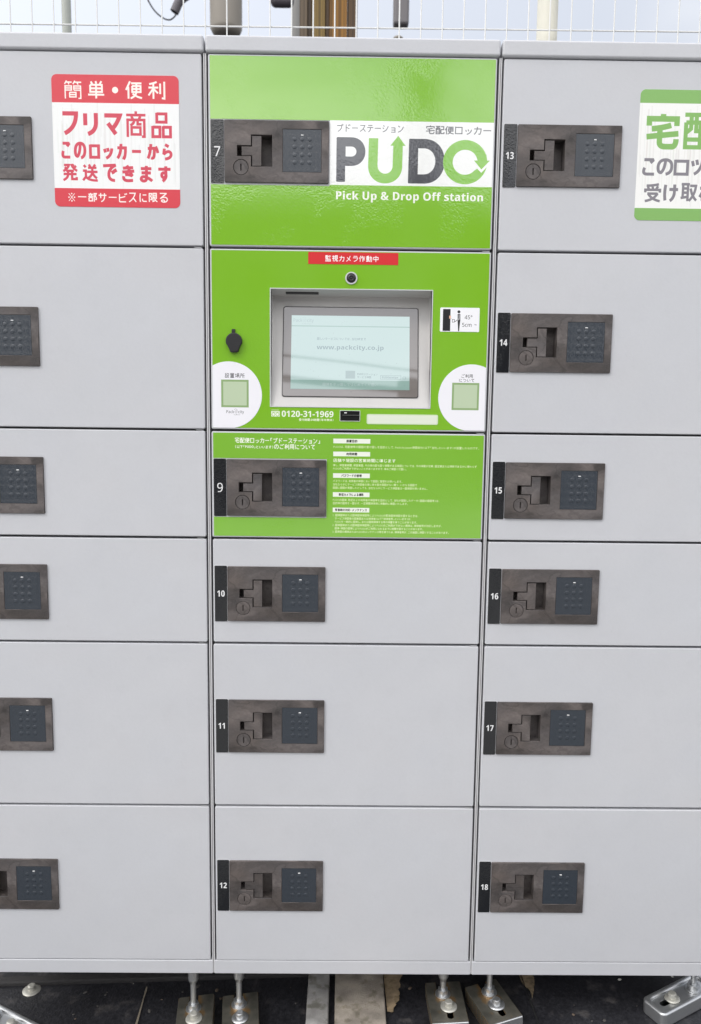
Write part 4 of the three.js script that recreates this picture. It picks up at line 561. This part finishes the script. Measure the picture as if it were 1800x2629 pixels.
{ // utility pole behind, its transformer, hanging box and slack loops show over the lockers
  const t = thing('transformer_pole', 'utility pole far behind the fence carrying a transformer, a box and slack cable loops', 'utility pole', [-0.72, groundY(-0.7), -12.7]);
  const dark = std({ color: lin(0.27, 0.245, 0.21), roughness: 0.6 });
  mesh('shaft', new THREE.CylinderGeometry(0.08, 0.13, 12, 20).translate(0, 6, 0), poleMat, t, [0, 0, -1.2]); 
  mesh('transformer', new THREE.LatheGeometry([[0, 0], [0.15, 0.01], [0.22, 0.05], [0.255, 0.12], [0.26, 0.95], [0.2, 1.05], [0, 1.08]].map(([a, b]) => new THREE.Vector2(a, b)), 28), dark, t, [-1.01, 7.32, 0.7]);
  mesh('junction_box', rbox(0.25, 0.7, 0.22, 0.05, 1.80, 7.86, 0.7), std({ color: lin(0.16, 0.15, 0.155), roughness: 0.6 }), t);
  mesh('lower_cap', new THREE.SphereGeometry(0.085, 20, 10).scale(1, 0.5, 1).translate(1.76, 7.33, 0.7), dark, t);
  mesh('insulator_block', rbox(0.38, 0.3, 0.2, 0.09, -0.11, 7.93, 0.7, 3), std({ color: lin(0.09, 0.08, 0.09), roughness: 0.6 }), t);
  mesh('cross_arm', rbox(4.4, 0.12, 0.1, 0.01, 0.2, 8.35, 0.2), zinc, t);
  mesh('bracket_arm', rbox(0.09, 0.12, 1.2, 0.01, -1.01, 8.35, 0.5), zinc, t);
  mesh('cable_loop', tube([[-2.35, 8.3, 0.7], [-2.3, 7.95, 0.7], [-2.12, 7.66, 0.7], [-1.92, 7.56, 0.7], [-1.80, 7.66, 0.7], [-1.72, 7.9, 0.7], [-1.5, 8.0, 0.7], [-1.3, 8.1, 0.7]], 0.012), cable, t);
  mesh('cable_clamp', tube([[-1.84, 7.68, 0.7], [-1.74, 7.86, 0.7], [-1.55, 7.98, 0.7], [-1.38, 8.02, 0.7]], 0.075, 24), std({ color: lin(0.13, 0.12, 0.135), roughness: 0.6 }), t);
}
{ // bare twigs reaching above the locker
  const t = thing('bare_shrub', 'bare twiggy shrub behind the fence', 'shrub', [1.10, groundY(1.1), -4]), bark = std({ color: lin(0.1, 0.085, 0.08), roughness: 0.9 }), r = rng(17);
  mesh('trunk', tube([[0, 0, 0], [0.02, 1.3, 0.02], [-0.03, 2.4, 0], [0, 3.3, 0]], 0.016, 20), bark, t);
  const tw = []; for (let i = 0; i < 16; i++) { const y = 2.6 + r() * 0.65, a = r() * 6.28, l = 0.2 + r() * 0.35; tw.push(tube([[0, y, 0], [Math.cos(a) * l * 0.25, y + l * 0.5, Math.sin(a) * l * 0.3], [Math.cos(a) * l * 0.6, y + l * (0.7 + 0.3 * r()), Math.sin(a) * l * 0.6]], 0.0035, 8)); }
  mesh('twigs', mergeGeometries(tw), bark, t);
}

// ---------------------------------------------------------------- across the street, behind the camera: what the glossy film and the screen mirror
function house(x, z, w, d, h, roofH, wallCol, roofCol, label) {
  const t = thing('house', label, 'house', [x, 0.05, z]), wallM = std({ color: wallCol, roughness: 0.85, bumpMap: rep(fine, 1, 1), bumpScale: 0.004 }), roofM = std({ color: roofCol, roughness: 0.7 }), glass = phy({ color: lin(0.02, 0.025, 0.03), roughness: 0.05 });
  mesh('wall', box(w, h, d, 0, h / 2, 0), wallM, t);
  const s = polyShape([[-d / 2 - 0.5, 0], [d / 2 + 0.5, 0], [0, roofH]]); mesh('roof', new THREE.ExtrudeGeometry(s, { depth: w + 0.8, bevelEnabled: false }).translate(0, 0, -(w + 0.8) / 2).rotateY(Math.PI / 2).translate(0, h, 0), roofM, t);
  for (let f = 0; f < 2; f++) for (let i = 0; i < 3; i++) { const win = mesh('window', box(1.5, 1.2, 0.08, -w / 3 + i * w / 3, 1.6 + f * 2.6, -d / 2 - 0.03), edgePaint, t); mesh('pane', box(1.36, 1.06, 0.03, -w / 3 + i * w / 3, 1.6 + f * 2.6, -d / 2 - 0.07), glass, win); }
  return t;
}
house(-8.9, 21, 9.6, 8, 5.8, 1.9, lin(0.34, 0.32, 0.28), lin(0.07, 0.07, 0.075), 'beige two storey house across the street with a dark roof, left of the pole');
house(0.15, 21, 6.2, 8, 5.7, 1.8, lin(0.26, 0.25, 0.24), lin(0.05, 0.05, 0.055), 'grey two storey house across the street behind the pole');
house(9.4, 21, 10.4, 8, 5.5, 1.7, lin(0.34, 0.31, 0.28), lin(0.10, 0.055, 0.045), 'two storey house across the street with a brown roof');
{
  const t = thing('street_pole', 'concrete utility pole across from the lockers with cables', 'utility pole', [1.27, groundY(1.27), 10]);
  mesh('shaft', new THREE.CylinderGeometry(0.19, 0.21, 6.3, 24).translate(0, 3.15, 0), poleMat, t); mesh('cable_clamp', rbox(0.44, 0.14, 0.5, 0.02, 0, 5.72, -0.05), zinc, t);
  const at = (name, label, pts, r) => { const m = mesh(name, tube(pts, r, 60), cable, scene); m.userData = { label, category: 'cable', group: 'overhead cables' }; };
  at('overhead_cable', 'thin overhead power cable passing the street pole', [[-14, 7.75, 9], [-0.67, 6.29, 9], [0.26, 6.19, 9], [1.3, 6.06, 9], [14, 4.9, 9]], 0.018);
  at('overhead_cable', 'upper line of the pair of overhead cables', [[-14, 7.2, 9], [-0.66, 5.94, 9], [0.26, 5.84, 9], [1.29, 5.74, 9], [14, 4.8, 9]], 0.03);
  at('overhead_cable', 'lower line of the pair of overhead cables', [[-14, 7.1, 9], [-0.66, 5.88, 9], [0.26, 5.79, 9], [1.29, 5.70, 9], [14, 4.7, 9]], 0.018);
  at('telephone_cable', 'thick telephone cable bundle tied to the street pole', [[-16, 5.75, 10.1], [-6, 5.7, 10.1], [1.2, 5.85, 9.8]], 0.035);
  at('service_drop', 'cable falling from the street pole towards a house', [[1.3, 5.85, 9.8], [2.3, 5.38, 10.4], [5.5, 4.75, 13], [9.5, 4.7, 17.1]], 0.035);
}

renderer.render(scene, camera);
